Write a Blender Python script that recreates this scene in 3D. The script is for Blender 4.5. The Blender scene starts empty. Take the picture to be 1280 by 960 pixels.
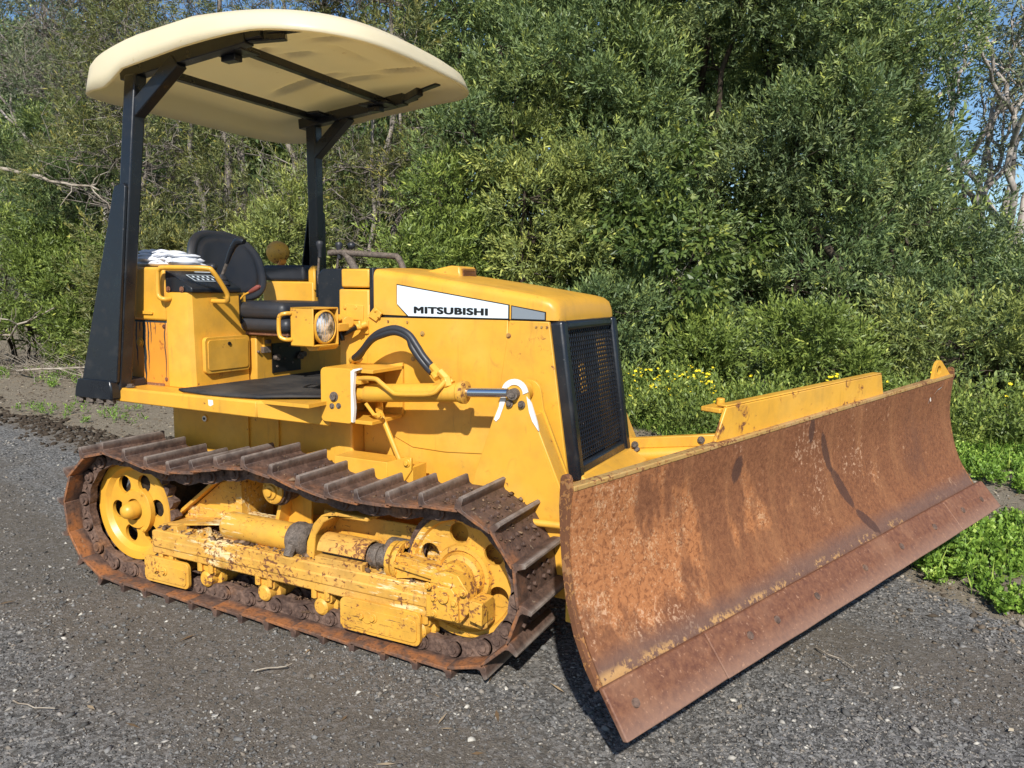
import bpy, bmesh, math, random
import numpy as np
from mathutils import Vector, Matrix, geometry
R = math.radians
sc = bpy.context.scene
COL = sc.collection
# ------------------------------------------------------------------ camera, sky, sun, exposure
cd = bpy.data.cameras.new('camera'); cam = bpy.data.objects.new('camera', cd); COL.objects.link(cam); sc.camera = cam
cd.sensor_width = 36; cd.lens = 36 * 971.95 / 1280; cd.clip_end = 2000; cd.clip_start = .05
yaw, pitch, roll = 2.0241858, -0.1240341, 0.0138041
fw = Vector((math.cos(yaw) * math.cos(pitch), math.sin(yaw) * math.cos(pitch), math.sin(pitch)))
rr = Vector((math.sin(yaw), -math.cos(yaw), 0)); uu = rr.cross(fw)
r2 = math.cos(roll) * rr + math.sin(roll) * uu; u2 = -math.sin(roll) * rr + math.cos(roll) * uu
M = Matrix((r2, u2, -fw)).transposed().to_4x4(); M.translation = (2.742975, -2.702623, 1.232457)
cam.matrix_world = M
SUN_EL = 38; SX, SY = 0.40, -0.91
wd = bpy.data.worlds.new('World'); sc.world = wd; wd.use_nodes = True
nt = wd.node_tree; bg = nt.nodes['Background']
sky = nt.nodes.new('ShaderNodeTexSky'); sky.sky_type = 'NISHITA'; sky.sun_disc = False
sky.sun_elevation = R(SUN_EL); sky.sun_rotation = math.atan2(SX, SY); sky.air_density = 1.0; sky.dust_density = .3; sky.ozone_density = 3.0
bg.inputs['Strength'].default_value = 0.11
# thin broken cloud low in the sky
tc = nt.nodes.new('ShaderNodeTexCoord'); cn = nt.nodes.new('ShaderNodeTexNoise'); cn.inputs['Scale'].default_value = 2.6; cn.inputs['Detail'].default_value = 7
nt.links.new(tc.outputs['Generated'], cn.inputs['Vector'])
cr = nt.nodes.new('ShaderNodeValToRGB'); cr.color_ramp.elements[0].position = .58; cr.color_ramp.elements[1].position = .80
nt.links.new(cn.outputs['Fac'], cr.inputs['Fac'])
cm = nt.nodes.new('ShaderNodeMix'); cm.data_type = 'RGBA'; cm.inputs[7].default_value = (5.2, 5.4, 5.8, 1)
nt.links.new(cr.outputs['Color'], cm.inputs[0]); hs = nt.nodes.new('ShaderNodeHueSaturation'); hs.inputs['Saturation'].default_value = 1.12; nt.links.new(sky.outputs['Color'], hs.inputs['Color']); nt.links.new(hs.outputs['Color'], cm.inputs[6]); nt.links.new(cm.outputs[2], bg.inputs['Color'])
sl = bpy.data.lights.new('sun', 'SUN'); sl.energy = 5.0; sl.angle = R(1.0); sl.color = (1, .96, .89)
so = bpy.data.objects.new('sun', sl); COL.objects.link(so)
ce = math.cos(R(SUN_EL)); n_ = math.hypot(SX, SY)
so.rotation_euler = Vector((SX / n_ * ce, SY / n_ * ce, math.sin(R(SUN_EL)))).to_track_quat('Z', 'Y').to_euler()
sc.view_settings.view_transform = 'Standard'; sc.view_settings.look = 'None'; sc.view_settings.gamma = 1
sc.view_settings.use_curve_mapping = False; sc.view_settings.exposure = 0.28
sc.render.engine = 'CYCLES'
sc.cycles.max_bounces = 6; sc.cycles.transparent_max_bounces = 4

# ------------------------------------------------------------------ material helpers
class NG:
    def __init__(s, name):
        s.m = bpy.data.materials.new(name); s.m.use_nodes = True; s.t = s.m.node_tree; s.b = s.t.nodes['Principled BSDF']
        s.co = s.t.nodes.new('ShaderNodeTexCoord').outputs['Object']
    def node(s, ty, **k):
        n = s.t.nodes.new(ty)
        for a, v in k.items(): setattr(n, a, v)
        return n
    def put(s, sock, v):
        if isinstance(v, bpy.types.NodeSocket): s.t.links.new(v, sock)
        else:
            if hasattr(sock.default_value, '__len__') and not hasattr(v, '__len__'): v = (v,) * len(sock.default_value)
            if hasattr(v, '__len__') and len(v) == 3 and len(sock.default_value) == 4: v = (*v, 1)
            sock.default_value = v
    def mapv(s, scale=(1, 1, 1), loc=(0, 0, 0), rot=(0, 0, 0), src=None):
        n = s.node('ShaderNodeMapping'); n.inputs['Scale'].default_value = scale; n.inputs['Location'].default_value = loc; n.inputs['Rotation'].default_value = rot
        s.t.links.new(src or s.co, n.inputs[0]); return n.outputs[0]
    def noise(s, scale, detail=5, rough=.6, vec=None, dist=0):
        n = s.node('ShaderNodeTexNoise'); n.inputs['Scale'].default_value = scale; n.inputs['Detail'].default_value = detail
        n.inputs['Roughness'].default_value = rough; n.inputs['Distortion'].default_value = dist
        s.t.links.new(vec or s.co, n.inputs['Vector']); return n.outputs['Fac']
    def voro(s, scale, out='Distance', vec=None, feature='F1'):
        n = s.node('ShaderNodeTexVoronoi', feature=feature); n.inputs['Scale'].default_value = scale
        s.t.links.new(vec or s.co, n.inputs['Vector']); return n.outputs[out]
    def ramp(s, f, *st):
        n = s.node('ShaderNodeValToRGB'); e = n.color_ramp.elements
        while len(e) < len(st): e.new(.5)
        for q, (p, c) in zip(e, st):
            q.position = p; q.color = (*c, 1) if hasattr(c, '__len__') else (c, c, c, 1)
        s.put(n.inputs[0], f); return n.outputs[0]
    def mix(s, f, a, b, mode='MIX'):
        n = s.node('ShaderNodeMix', data_type='RGBA', blend_type=mode); s.put(n.inputs[0], f); s.put(n.inputs[6], a); s.put(n.inputs[7], b); return n.outputs[2]
    def math(s, op, a, b=0, clamp=False):
        n = s.node('ShaderNodeMath', operation=op, use_clamp=clamp); s.put(n.inputs[0], a); s.put(n.inputs[1], b); return n.outputs[0]
    def xyz(s, vec=None):
        n = s.node('ShaderNodeSeparateXYZ'); s.t.links.new(vec or s.co, n.inputs[0]); return n.outputs
    def bump(s, h, strength=.3, dist=.01):
        n = s.node('ShaderNodeBump'); n.inputs['Strength'].default_value = strength; n.inputs['Distance'].default_value = dist
        s.put(n.inputs['Height'], h); s.t.links.new(n.outputs[0], s.b.inputs['Normal'])
    def done(s, col, rough=.5, metal=0, spec=.5):
        s.put(s.b.inputs['Base Color'], col); s.put(s.b.inputs['Roughness'], rough); s.put(s.b.inputs['Metallic'], metal)
        s.b.inputs['Specular IOR Level'].default_value = spec; return s.m
YEL = (.72, .372, .034)
def paint(name, col=YEL, wear=0.0, white=0.0, rough=.38, dirt=.25, chipscale=38):
    g = NG(name)
    big = g.noise(2.3, 4); mid = g.noise(9, 6)
    c = g.mix(g.math('MULTIPLY', big, .55), col, (col[0] * .86, col[1] * .80, col[2] * 1.3))
    c = g.mix(g.ramp(g.noise(3.4, 5, .65, g.mapv((1, 1, 1), (4, 1, 7))), (.48, 0), (.70, .45)), c, (col[0] * 1.04, col[1] * 1.15, col[2] * 2.6))
    c = g.mix(g.ramp(mid, (.45, 0), (.8, dirt)), c, (.30, .17, .04))
    smear = g.noise(16, 6, .7, g.mapv((.8, .8, .35), (2, 8, 1)), dist=1.2)
    c = g.mix(g.ramp(smear, (.60, 0), (.78, dirt * 1.1)), c, (.20, .12, .05))
    st = g.noise(30, 3, .6, g.mapv((1, 1, .10)))
    c = g.mix(g.ramp(st, (.60, 0), (.82, dirt * .8)), c, (.24, .12, .03))
    # chips down to primer and rust, gathered in patches
    patch = g.noise(5, 4, .6)
    chip = g.noise(chipscale, 8, .65, dist=.6)
    v = g.math('ADD', chip, g.math('MULTIPLY', g.math('SUBTRACT', patch, .5), .55))
    t = .80 - wear * .24
    if white: 
        pw = g.noise(2.1, 3, .5, g.mapv((1, 1, 1), (3, 5, 1)))
        vw = g.math('ADD', g.noise(chipscale * 1.1, 7, .75, g.mapv((.16, 1, 1)), dist=.4), g.math('MULTIPLY', g.math('SUBTRACT', pw, .5), .9))
        c = g.mix(g.ramp(vw, (.74 - white * .16, 0), (.80 - white * .16, .85)), c, (.72, .60, .34))
        sc1 = g.noise(chipscale * 2.2, 4, .6, g.mapv((.10, 1, 1), (1, 2, 3), (0, .06, 0)))
        c = g.mix(g.ramp(sc1, (.64, 0), (.67, .75)), c, (.10, .045, .02))
    m = g.ramp(v, (t, 0), (t + .035, .92))
    halo = g.ramp(v, (t - .05, 0), (t, .55))
    c = g.mix(halo, c, (.42, .16, .03))
    c = g.mix(m, c, g.mix(g.noise(60), (.06, .025, .014), (.20, .075, .03)))
    g.bump(g.math('ADD', g.math('MULTIPLY', m, -.6), g.math('ADD', g.math('MULTIPLY', g.noise(130, 3), .12), g.math('MULTIPLY', g.noise(5, 2), 1.6))), .35, .003)
    return g.done(c, g.mix(m, rough, .85), 0, .45)
P0 = paint('yellow_paint', wear=.34, dirt=.46)
P1 = paint('yellow_paint_knocked', (.70, .37, .04), wear=.80, white=.2, rough=.5, dirt=.6, chipscale=60)
P2 = paint('yellow_paint_worn', (.67, .36, .05), wear=.98, white=.75, rough=.6, dirt=.9, chipscale=58)
P1E = paint('yellow_edge_paint', (.40, .25, .07), wear=1.0, white=0, rough=.7, dirt=.8, chipscale=75)
P1R = paint('rusted_edge', (.30, .15, .05), wear=1.5, white=0, rough=.8, dirt=1, chipscale=60)
P1S = paint('bar_paint', wear=.62, dirt=.5, chipscale=24)
P3 = paint('orange_paint', (.72, .27, .03), wear=.5, dirt=.5)
def drip_paint():
    g = NG('orange_paint_with_black_drips'); x, y, z = g.xyz()
    wob = g.math('MULTIPLY', g.math('SUBTRACT', g.noise(11, 3, .5, g.mapv((.6, 0, 1))), .5), .030); xw = g.math('ADD', x, wob); m = None
    for xc, w, ln in ((-.092, .007, .13), (-.066, .0045, .20), (-.020, .0095, .27), (.002, .004, .22), (.018, .003, .10), (-.045, .004, .05), (.045, .002, .06), (.10, .003, .26)):
        dx = g.math('DIVIDE', g.math('ABSOLUTE', g.math('SUBTRACT', xw, xc)), w); dz = g.math('MAXIMUM', g.math('DIVIDE', g.math('SUBTRACT', 1.076, z), ln), 0)
        k = g.math('SUBTRACT', g.math('SUBTRACT', 1.0, dx), g.math('POWER', dz, 5)); k = g.math('MULTIPLY', k, 6, True); m = k if m is None else g.math('MAXIMUM', m, k)
    m = g.math('MAXIMUM', m, g.math('MULTIPLY', g.math('SUBTRACT', z, 1.068), 400, True))
    c = g.mix(g.noise(12, 5), (.72, .30, .03), (.60, .22, .03))
    c = g.mix(g.ramp(g.noise(25, 5), (.62, 0), (.70, .8)), c, (.25, .07, .02))
    return g.done(g.mix(m, c, (.02, .03, .035)), .5)
PD = drip_paint()
def black_paint():
    g = NG('black_gloss_paint'); n = g.noise(14, 6)
    c = g.mix(g.ramp(n, (.55, 0), (.8, 1)), (.010, .012, .016), (.03, .028, .026))
    sp = g.noise(90, 4); c = g.mix(g.ramp(sp, (.70, 0), (.72, .5)), c, (.22, .2, .18))
    g.bump(g.noise(60, 4), .18, .002)
    return g.done(c, g.ramp(n, (.3, .22), (.7, .45)), 0, .5)
BLK = black_paint()
def rubber():
    g = NG('worn_black_vinyl'); n = g.noise(8, 5)
    g.bump(g.noise(160, 3), .25, .001)
    return g.done(g.mix(n, (.010, .011, .014), (.035, .036, .042)), g.ramp(n, (.3, .35), (.7, .6)))
RUB = rubber()
def mat_rubber():
    g = NG('dusty_rubber_mat'); n = g.noise(5, 6); g.bump(g.noise(120, 3), .3, .002)
    return g.done(g.mix(g.ramp(n, (.4, 0), (.75, 1)), (.012, .012, .014), (.07, .06, .05)), .75)
RMAT = mat_rubber()
def cream():
    g = NG('cream_fibreglass'); n = g.noise(3, 5); c = g.mix(g.ramp(n, (.4, 0), (.8, .5)), (.88, .82, .62), (.80, .71, .48))
    c = g.mix(g.ramp(g.noise(28, 6), (.68, 0), (.72, .5)), c, (.45, .32, .14)); g.bump(g.noise(5, 3), .1, .01)
    g.done(c, .38); tr = g.node('ShaderNodeBsdfTranslucent'); g.put(tr.inputs[0], (.96, .82, .50)); mx = g.node('ShaderNodeMixShader'); mx.inputs[0].default_value = .40
    g.t.links.new(g.b.outputs[0], mx.inputs[1]); g.t.links.new(tr.outputs[0], mx.inputs[2]); g.t.links.new(mx.outputs[0], g.t.nodes['Material Output'].inputs['Surface']); return g.m
CRM = cream()
def rusty(name, a, b, c3, sc_=18, rough=.85, orange=.5, rnd=False):
    g = NG(name); v = g.co
    if rnd:
        oi = g.node('ShaderNodeObjectInfo'); cx = g.node('ShaderNodeVectorMath', operation='MULTIPLY_ADD')
        cb = g.node('ShaderNodeCombineXYZ')
        for i in range(3): g.t.links.new(oi.outputs['Random'], cb.inputs[i])
        g.t.links.new(cb.outputs[0], cx.inputs[0]); cx.inputs[1].default_value = (37, 21, 53); g.t.links.new(g.co, cx.inputs[2]); v = cx.outputs[0]
    n1 = g.noise(sc_, 7, .65, v); n2 = g.noise(sc_ * .3, 4, .6, v); n3 = g.noise(sc_ * 4, 4, .6, v)
    c = g.mix(g.ramp(n1, (.38, 0), (.62, 1)), a, b)
    c = g.mix(g.ramp(n2, (.62 - orange * .15, 0), (.72 - orange * .1, .9)), c, c3)
    c = g.mix(g.ramp(n3, (.35, .5), (.6, 0)), c, tuple(q * .45 for q in a))
    g.bump(g.math('ADD', n1, g.math('MULTIPLY', n3, .6)), .6, .006)
    return g.done(c, rough, 0, .3)
TRK = rusty('brown_track_steel', (.085, .052, .040), (.19, .12, .088), (.27, .13, .06), rnd=True, orange=.25, rough=.75)
def shoe_mat():
    g = NG('track_shoe_rust'); x, y, z = g.xyz()
    oi = g.node('ShaderNodeObjectInfo'); cb = g.node('ShaderNodeCombineXYZ')
    for i in range(3): g.t.links.new(oi.outputs['Random'], cb.inputs[i])
    mu = g.node('ShaderNodeVectorMath', operation='MULTIPLY_ADD'); g.t.links.new(cb.outputs[0], mu.inputs[0]); mu.inputs[1].default_value = (31, 17, 43); g.t.links.new(g.co, mu.inputs[2])
    v = mu.outputs[0]; n1 = g.noise(22, 7, .65, v); n2 = g.noise(90, 4, .6, v); n4 = g.noise(8, 4, .6, v)
    c = g.mix(g.ramp(n1, (.38, 0), (.62, 1)), (.058, .036, .029), (.125, .072, .050))
    # bare orange rust on the outer lip of the inner face
    edge = g.math('MULTIPLY', g.ramp(g.math('SUBTRACT', g.math('ADD', g.math('MULTIPLY', y, -1), g.math('MULTIPLY', g.math('SUBTRACT', n4, .5), .08)), 0), (.655, 0), (.69, 1)), g.ramp(z, (.0, 1), (.012, 0)))
    c = g.mix(g.math('MULTIPLY', edge, .8), c, (.15, .085, .058))
    co = g.mix(n1, (.46, .16, .035), (.24, .10, .045))
    c = g.mix(g.math('MULTIPLY', edge, g.ramp(g.math('ADD', g.math('MULTIPLY', n4, .6), g.math('MULTIPLY', n1, .4)), (.46, 0), (.56, .9))), c, co)
    c = g.mix(g.ramp(n2, (.3, .6), (.5, 0)), c, (.022, .014, .012))
    # grouser tips worn to grey steel
    c = g.mix(g.math('MULTIPLY', g.ramp(z, (.030, 0), (.044, 1)), g.ramp(n1, (.3, .3), (.6, .9))), c, (.24, .20, .17))
    c = g.mix(g.ramp(g.noise(45, 2, .5, v), (.72, 0), (.74, .7)), c, (.25, .19, .13))
    g.bump(g.math('ADD', n1, g.math('MULTIPLY', n2, .5)), .5, .005)
    return g.done(c, g.ramp(n1, (.3, .45), (.7, .8)), 0, .45)
SHO = shoe_mat()
def blade_mat():
    g = NG('rusted_mouldboard'); x, y, z = g.xyz()   # y along the blade, z up it
    patch = g.noise(2.1, 5, .6, g.mapv((1, 1, .8), (0, .35, 0)))
    streak = g.noise(10, 5, .6, g.mapv((1, 1, .16)))
    left = g.ramp(y, (0.0, 1.0), (1.0, 0.0))
    lf = g.ramp(g.math('ADD', g.math('MULTIPLY', y, -.55), .42), (.25, 0), (.85, 1))
    pv = g.math('ADD', patch, g.math('MULTIPLY', g.math('SUBTRACT', streak, .5), .55))
    pv = g.math('ADD', pv, g.math('MULTIPLY', g.math('SUBTRACT', lf, .5), .26))
    pv = g.math('SUBTRACT', pv, g.math('MULTIPLY', g.ramp(z, (.38, .22), (.52, 0)), 1))
    fine = g.noise(70, 7, .72, dist=.6); fine2 = g.noise(150, 4)
    base = g.mix(g.ramp(fine, (.35, 0), (.65, 1)), (.130, .048, .021), (.250, .100, .041))
    base = g.mix(g.ramp(streak, (.5, 0), (.75, .5)), base, (.34, .155, .065))
    org = g.mix(g.ramp(fine, (.38, 0), (.52, 1)), (.19, .067, .024), (.38, .150, .054))
    org = g.mix(g.ramp(g.math('ADD', g.math('MULTIPLY', fine2, .5), g.math('MULTIPLY', g.noise(16, 5, .7), .5)), (.53, 0), (.60, .70)), org, (.54, .32, .17))
    c = g.mix(g.ramp(pv, (.52, 0), (.60, 1)), base, org)
    pale = g.math('ADD', g.noise(4.2, 6, .7, g.mapv((1, 1, .5), (2, 0, 3))), g.math('MULTIPLY', g.math('SUBTRACT', fine, .5), .8))
    c = g.mix(g.ramp(pale, (.62, 0), (.69, .65)), c, (.56, .37, .24))
    dk = g.math('ADD', g.noise(3.4, 5, .6, g.mapv((1, 1, .7), (7, 2, 3))), 0)
    c = g.mix(g.ramp(dk, (.60, 0), (.74, .55)), c, (.095, .042, .027))
    # polished, bruised band with yellow remnants just above the cutting edge
    zz = g.math('ADD', z, g.math('MULTIPLY', g.math('SUBTRACT', g.noise(4, 3), .5), .04))
    bd = g.ramp(zz, (.328, 0), (.338, 1), (.366, .9), (.405, 0))
    c = g.mix(g.math('MULTIPLY', bd, .8), c, g.mix(g.noise(40, 5), (.085, .048, .040), (.17, .105, .08)))
    b2 = g.math('MULTIPLY', g.ramp(zz, (.326, 0), (.336, 1), (.350, 1), (.364, 0)), g.ramp(g.math('ADD', g.math('ADD', g.math('MULTIPLY', g.noise(60, 6, .7), .6), g.math('MULTIPLY', g.noise(5, 3), .4)), g.math('MULTIPLY', y, -.05)), (.53, 0), (.58, .9)))
    c = g.mix(g.math('MULTIPLY', b2, g.ramp(y, (0.0, 1), (.9, .5))), c, (.46, .26, .10))
    # long dark drop-shaped marks, most of them in a slanting row
    for (cy, cz, ry, rz, sl_) in ((.125, .66, .022, .085, -.35), (.20, .52, .030, .085, -.55), (.285, .39, .030, .05, -.7), (-.42, .71, .028, .045, .3), (.02, .76, .02, .05, 0)):
        dy = g.math('DIVIDE', g.math('SUBTRACT', g.math('SUBTRACT', y, cy), g.math('MULTIPLY', g.math('SUBTRACT', z, cz), sl_)), ry)
        dz = g.math('DIVIDE', g.math('SUBTRACT', z, cz), rz)
        d = g.math('ADD', g.math('MULTIPLY', dy, dy), g.math('MULTIPLY', dz, dz))
        d = g.math('ADD', d, g.math('MULTIPLY', g.math('SUBTRACT', fine, .5), .9))
        c = g.mix(g.ramp(d, (.7, .8), (1.0, 0)), c, (.06, .028, .02))
    g.bump(g.math('ADD', g.math('MULTIPLY', fine, 1), g.math('MULTIPLY', g.noise(9, 4), .8)), .4, .006)
    return g.done(c, g.ramp(fine, (.3, .55), (.7, .8)), 0, .35)
BLD = blade_mat()
def edge_mat():
    g = NG('cutting_edge_rust'); x, y, z = g.xyz(); f = g.noise(55, 7, .7); b = g.noise(5, 4); s = g.noise(24, 3, .6, g.mapv((1, .15, 1)))
    c = g.mix(g.ramp(f, (.35, 0), (.65, 1)), (.115, .044, .025), (.215, .092, .046))
    c = g.mix(g.ramp(b, (.5, 0), (.72, .7)), c, (.27, .135, .075)); c = g.mix(g.ramp(z, (.25, .55), (.30, 0)), c, (.30, .19, .14))
    c = g.mix(g.ramp(g.noise(90, 3), (.62, 0), (.7, .5)), c, (.45, .25, .15))
    g.bump(g.math('ADD', f, s), .35, .005); return g.done(c, .6, 0, .4)
EDG = edge_mat()
STEEL = NG('chrome_rod').done((.75, .75, .77), .12, 1)
DSTEEL = rusty('dark_bolt_steel', (.10, .08, .065), (.20, .16, .13), (.22, .12, .07), 60, .55, .2)
GRIME = rusty('oily_grime', (.012, .010, .008), (.045, .03, .018), (.10, .055, .02), 25, .7, 0)
WHT = NG('white_sign_face').done((.66, .74, .80), .35)
GRY = NG('grey_sign_face').done((.20, .23, .26), .4)
LET = NG('black_lettering').done((.008, .008, .008), .4)
WPR = NG('white_primer').done((.75, .72, .66), .6)
RED = NG('faded_red_knob').done((.22, .06, .045), .5)
LEN = NG('lamp_glass').done((.80, .84, .88), .08, .75)
def lensm():
    g = NG('lamp_lens'); x, y, z = g.xyz(); w = g.math('SINE', g.math('MULTIPLY', y, 520))
    g.bump(w, .25, .002); return g.done(g.ramp(g.noise(26, 3, .6), (.38, (.06, .07, .08)), (.50, (.34, .38, .42)), (.62, (.85, .88, .92))), .18, .55)
LEN = lensm()
def clothm():
    g = NG('white_cotton_cloth'); g.bump(g.noise(70, 3), .3, .002); return g.done(g.mix(g.noise(9, 4), (.78, .80, .84), (.60, .62, .68)), .85, 0, .1)
CLO = clothm()

# ------------------------------------------------------------------ mesh helpers
class MB:
    def __init__(s): s.v = []; s.f = []
    def add(s, vs, fs):
        b = len(s.v); s.v += [tuple(v) for v in vs]; s.f += [tuple(b + i for i in f) for f in fs]; return s
    def box(s, x0, x1, y0, y1, z0, z1):
        vs = [(x, y, z) for x in (x0, x1) for y in (y0, y1) for z in (z0, z1)]
        return s.add(vs, [(0, 1, 3, 2), (4, 6, 7, 5), (0, 4, 5, 1), (2, 3, 7, 6), (0, 2, 6, 4), (1, 5, 7, 3)])
    def prism(s, poly, lo, hi, ax='y', holes=()):
        """extrude a 2D outline (with holes) between lo and hi along ax"""
        loops = [list(poly)] + [list(h) for h in holes]
        pts = [p for l in loops for p in l]
        tris = geometry.tessellate_polygon([[Vector((p[0], p[1], 0)) for p in l] for l in loops]) if (holes or len(poly) > 4) else [tuple(range(len(poly)))]
        def P(p, h): return {'y': (p[0], h, p[1]), 'x': (h, p[0], p[1]), 'z': (p[0], p[1], h)}[ax]
        n = len(pts); vs = [P(p, lo) for p in pts] + [P(p, hi) for p in pts]
        fs = [tuple(t) for t in tris] + [tuple(n + i for i in reversed(t)) for t in tris]
        b = 0
        for l in loops:
            m = len(l)
            fs += [(b + i, b + (i + 1) % m, n + b + (i + 1) % m, n + b + i) for i in range(m)]; b += m
        return s.add(vs, fs)
    def cyl(s, p0, p1, r0, r1=None, n=24, cap=True):
        r1 = r0 if r1 is None else r1; p0 = Vector(p0); p1 = Vector(p1); d = (p1 - p0).normalized()
        a = d.orthogonal().normalized(); b = d.cross(a); vs = []
        for p, r in ((p0, r0), (p1, r1)):
            vs += [p + r * (math.cos(t) * a + math.sin(t) * b) for t in [2 * math.pi * i / n for i in range(n)]]
        fs = [(i, (i + 1) % n, n + (i + 1) % n, n + i) for i in range(n)]
        if cap: fs += [tuple(reversed(range(n))), tuple(range(n, 2 * n))]
        return s.add(vs, fs)
    def lathe(s, prof, c, n=48, ax='y'):
        """prof: (radius, height along ax)"""
        vs = []; m = len(prof)
        for i in range(n):
            t = 2 * math.pi * i / n; ct, st = math.cos(t), math.sin(t)
            for r, h in prof:
                vs.append({'y': (c[0] + r * ct, c[1] + h, c[2] + r * st), 'x': (c[0] + h, c[1] + r * ct, c[2] + r * st), 'z': (c[0] + r * ct, c[1] + r * st, c[2] + h)}[ax])
        return s.add(vs, [(i * m + j, ((i + 1) % n) * m + j, ((i + 1) % n) * m + j + 1, i * m + j + 1) for i in range(n) for j in range(m - 1)])
    def tube(s, pts, r, n=10, smooth=0):
        pts = [Vector(p) for p in pts]
        if smooth: pts = spline(pts, smooth)
        rs = r if hasattr(r, '__len__') else [r] * len(pts)
        if len(rs) != len(pts): rs = [rs[0] + (rs[-1] - rs[0]) * i / (len(pts) - 1) for i in range(len(pts))]
        a = None; vs = []
        for i, p in enumerate(pts):
            d = (pts[min(i + 1, len(pts) - 1)] - pts[max(i - 1, 0)]).normalized()
            a = d.orthogonal().normalized() if a is None else (a - d * a.dot(d)).normalized()
            b = d.cross(a); vs += [p + rs[i] * (math.cos(2 * math.pi * k / n) * a + math.sin(2 * math.pi * k / n) * b) for k in range(n)]
        m = len(pts)
        fs = [(i * n + k, i * n + (k + 1) % n, (i + 1) * n + (k + 1) % n, (i + 1) * n + k) for i in range(m - 1) for k in range(n)]
        fs += [tuple(reversed(range(n))), tuple(range((m - 1) * n, m * n))]
        return s.add(vs, fs)
    def mirror(s):
        s.v = [(x, -y, z) for x, y, z in s.v]; s.f = [tuple(reversed(f)) for f in s.f]; return s
    def build(s, name, mat, parent=None, bevel=0, ang=35, seg=2, sub=None, smooth=True):
        me = bpy.data.meshes.new(name); me.from_pydata(s.v, [], s.f); me.update()
        bm = bmesh.new(); bm.from_mesh(me); bmesh.ops.recalc_face_normals(bm, faces=bm.faces); bm.to_mesh(me); bm.free()
        if smooth: me.shade_smooth(); me.set_sharp_from_angle(angle=R(ang))
        me.materials.append(mat)
        o = bpy.data.objects.new(name, me); COL.objects.link(o); o.parent = parent
        if bevel:
            b = o.modifiers.new('bevel', 'BEVEL'); b.width = bevel; b.segments = seg; b.limit_method = 'ANGLE'; b.angle_limit = R(40); b.harden_normals = False
        return o
def spline(pts, k):
    out = []; n = len(pts)
    for i in range(n - 1):
        p0, p1, p2, p3 = pts[max(i - 1, 0)], pts[i], pts[i + 1], pts[min(i + 2, n - 1)]
        for j in range(k):
            t = j / k; out.append(.5 * ((2 * p1) + (p2 - p0) * t + (2 * p0 - 5 * p1 + 4 * p2 - p3) * t * t + (3 * p1 - p0 - 3 * p2 + p3) * t ** 3))
    return out + [pts[-1]]
def circ(cx, cz, r, n=20, a0=0, a1=360):
    full = abs(a1 - a0) >= 360; m = n if full else n + 1
    return [(cx + r * math.cos(R(a0 + (a1 - a0) * i / n)), cz + r * math.sin(R(a0 + (a1 - a0) * i / n))) for i in range(m)]
def rrect(x0, x1, z0, z1, r, n=4):
    return circ(x1 - r, z1 - r, r, n, 0, 90) + circ(x0 + r, z1 - r, r, n, 90, 180) + circ(x0 + r, z0 + r, r, n, 180, 270) + circ(x1 - r, z0 + r, r, n, 270, 360)
def tag(o, label=None, cat=None, group=None, kind=None):
    if label: o['label'] = label
    if cat: o['category'] = cat
    if group: o['group'] = group
    if kind: o['kind'] = kind
    return o
def thing(name, label, cat, loc=(0, 0, 0), group=None):
    o = bpy.data.objects.new(name, None); COL.objects.link(o); o.location = loc; o.empty_display_size = .2
    return tag(o, label, cat, group)
def bolt(mb, c, d, r=.011, h=.009):
    c = Vector(c); mb.cyl(c, c + Vector(d) * h, r, r, 6); mb.cyl(c, c + Vector(d) * h * .35, r * 1.5, r * 1.5, 14)
# ------------------------------------------------------------------ ground
RG = np.random.default_rng(11)
def vnoise(x, y, seed=0):
    r = np.random.default_rng(seed); s = np.zeros_like(x, dtype=float)
    for k in range(7):
        a = r.uniform(0, 2 * math.pi); f = 2 ** (k * .45); p = r.uniform(0, 6.28)
        s += np.sin((x * math.cos(a) + y * math.sin(a)) * f + p + 1.3 * np.sin((x * math.sin(a) - y * math.cos(a)) * f * .7 + p)) / 7
    return s
def edge_y(x):       # where the gravel yard ends and the verge begins
    return np.where(x < 1.0, 1.15 + .18 * (x + 3.2) * (x > -3.2) + .25 * (-3.2 - x) * (x < -3.2), 1.9 - .55 * (x - 1.0)) + .10 * np.sin(x * 3.1) + .05 * np.sin(x * 7.7)
def ground_z(x, y):
    x = np.asarray(x, float); y = np.asarray(y, float); e = edge_y(x)
    z = .014 + .006 * vnoise(x * 2, y * 2, 1) + .004 * vnoise(x * 9, y * 9, 2)
    lump = .5 + .5 * vnoise(x * 14, y * 14, 5)
    z += .050 * np.exp(-((y - e) / .13) ** 2) * (x < .5) * (.35 + lump)              # spoil ridge along the yard edge
    z += np.clip((y - e) / 3.0, 0, 1) * .06
    return z
xs = np.concatenate([[-300, -120, -60, -30, -18], np.arange(-12, -5, .12), np.arange(-5, 5, .045), np.arange(5, 8, .15), [9, 12, 20, 40, 90, 300]])
ys = np.concatenate([[-300, -90, -30, -10, -5], np.arange(-3.2, 4, .045), np.arange(4, 8.5, .12), [9, 10, 12, 16, 25, 50, 120, 300]])
X, Y = np.meshgrid(xs, ys, indexing='ij'); Z = ground_z(X, Y)
def grid_mesh(name, X, Y, Z, mat):
    nx, ny = X.shape; co = np.stack([X, Y, Z], -1).reshape(-1, 3)
    i, j = np.meshgrid(np.arange(nx - 1), np.arange(ny - 1), indexing='ij'); a = (i * ny + j).ravel()
    q = np.stack([a, a + ny, a + ny + 1, a + 1], -1)
    return np_mesh(name, co, q, mat, smooth=True)
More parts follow.
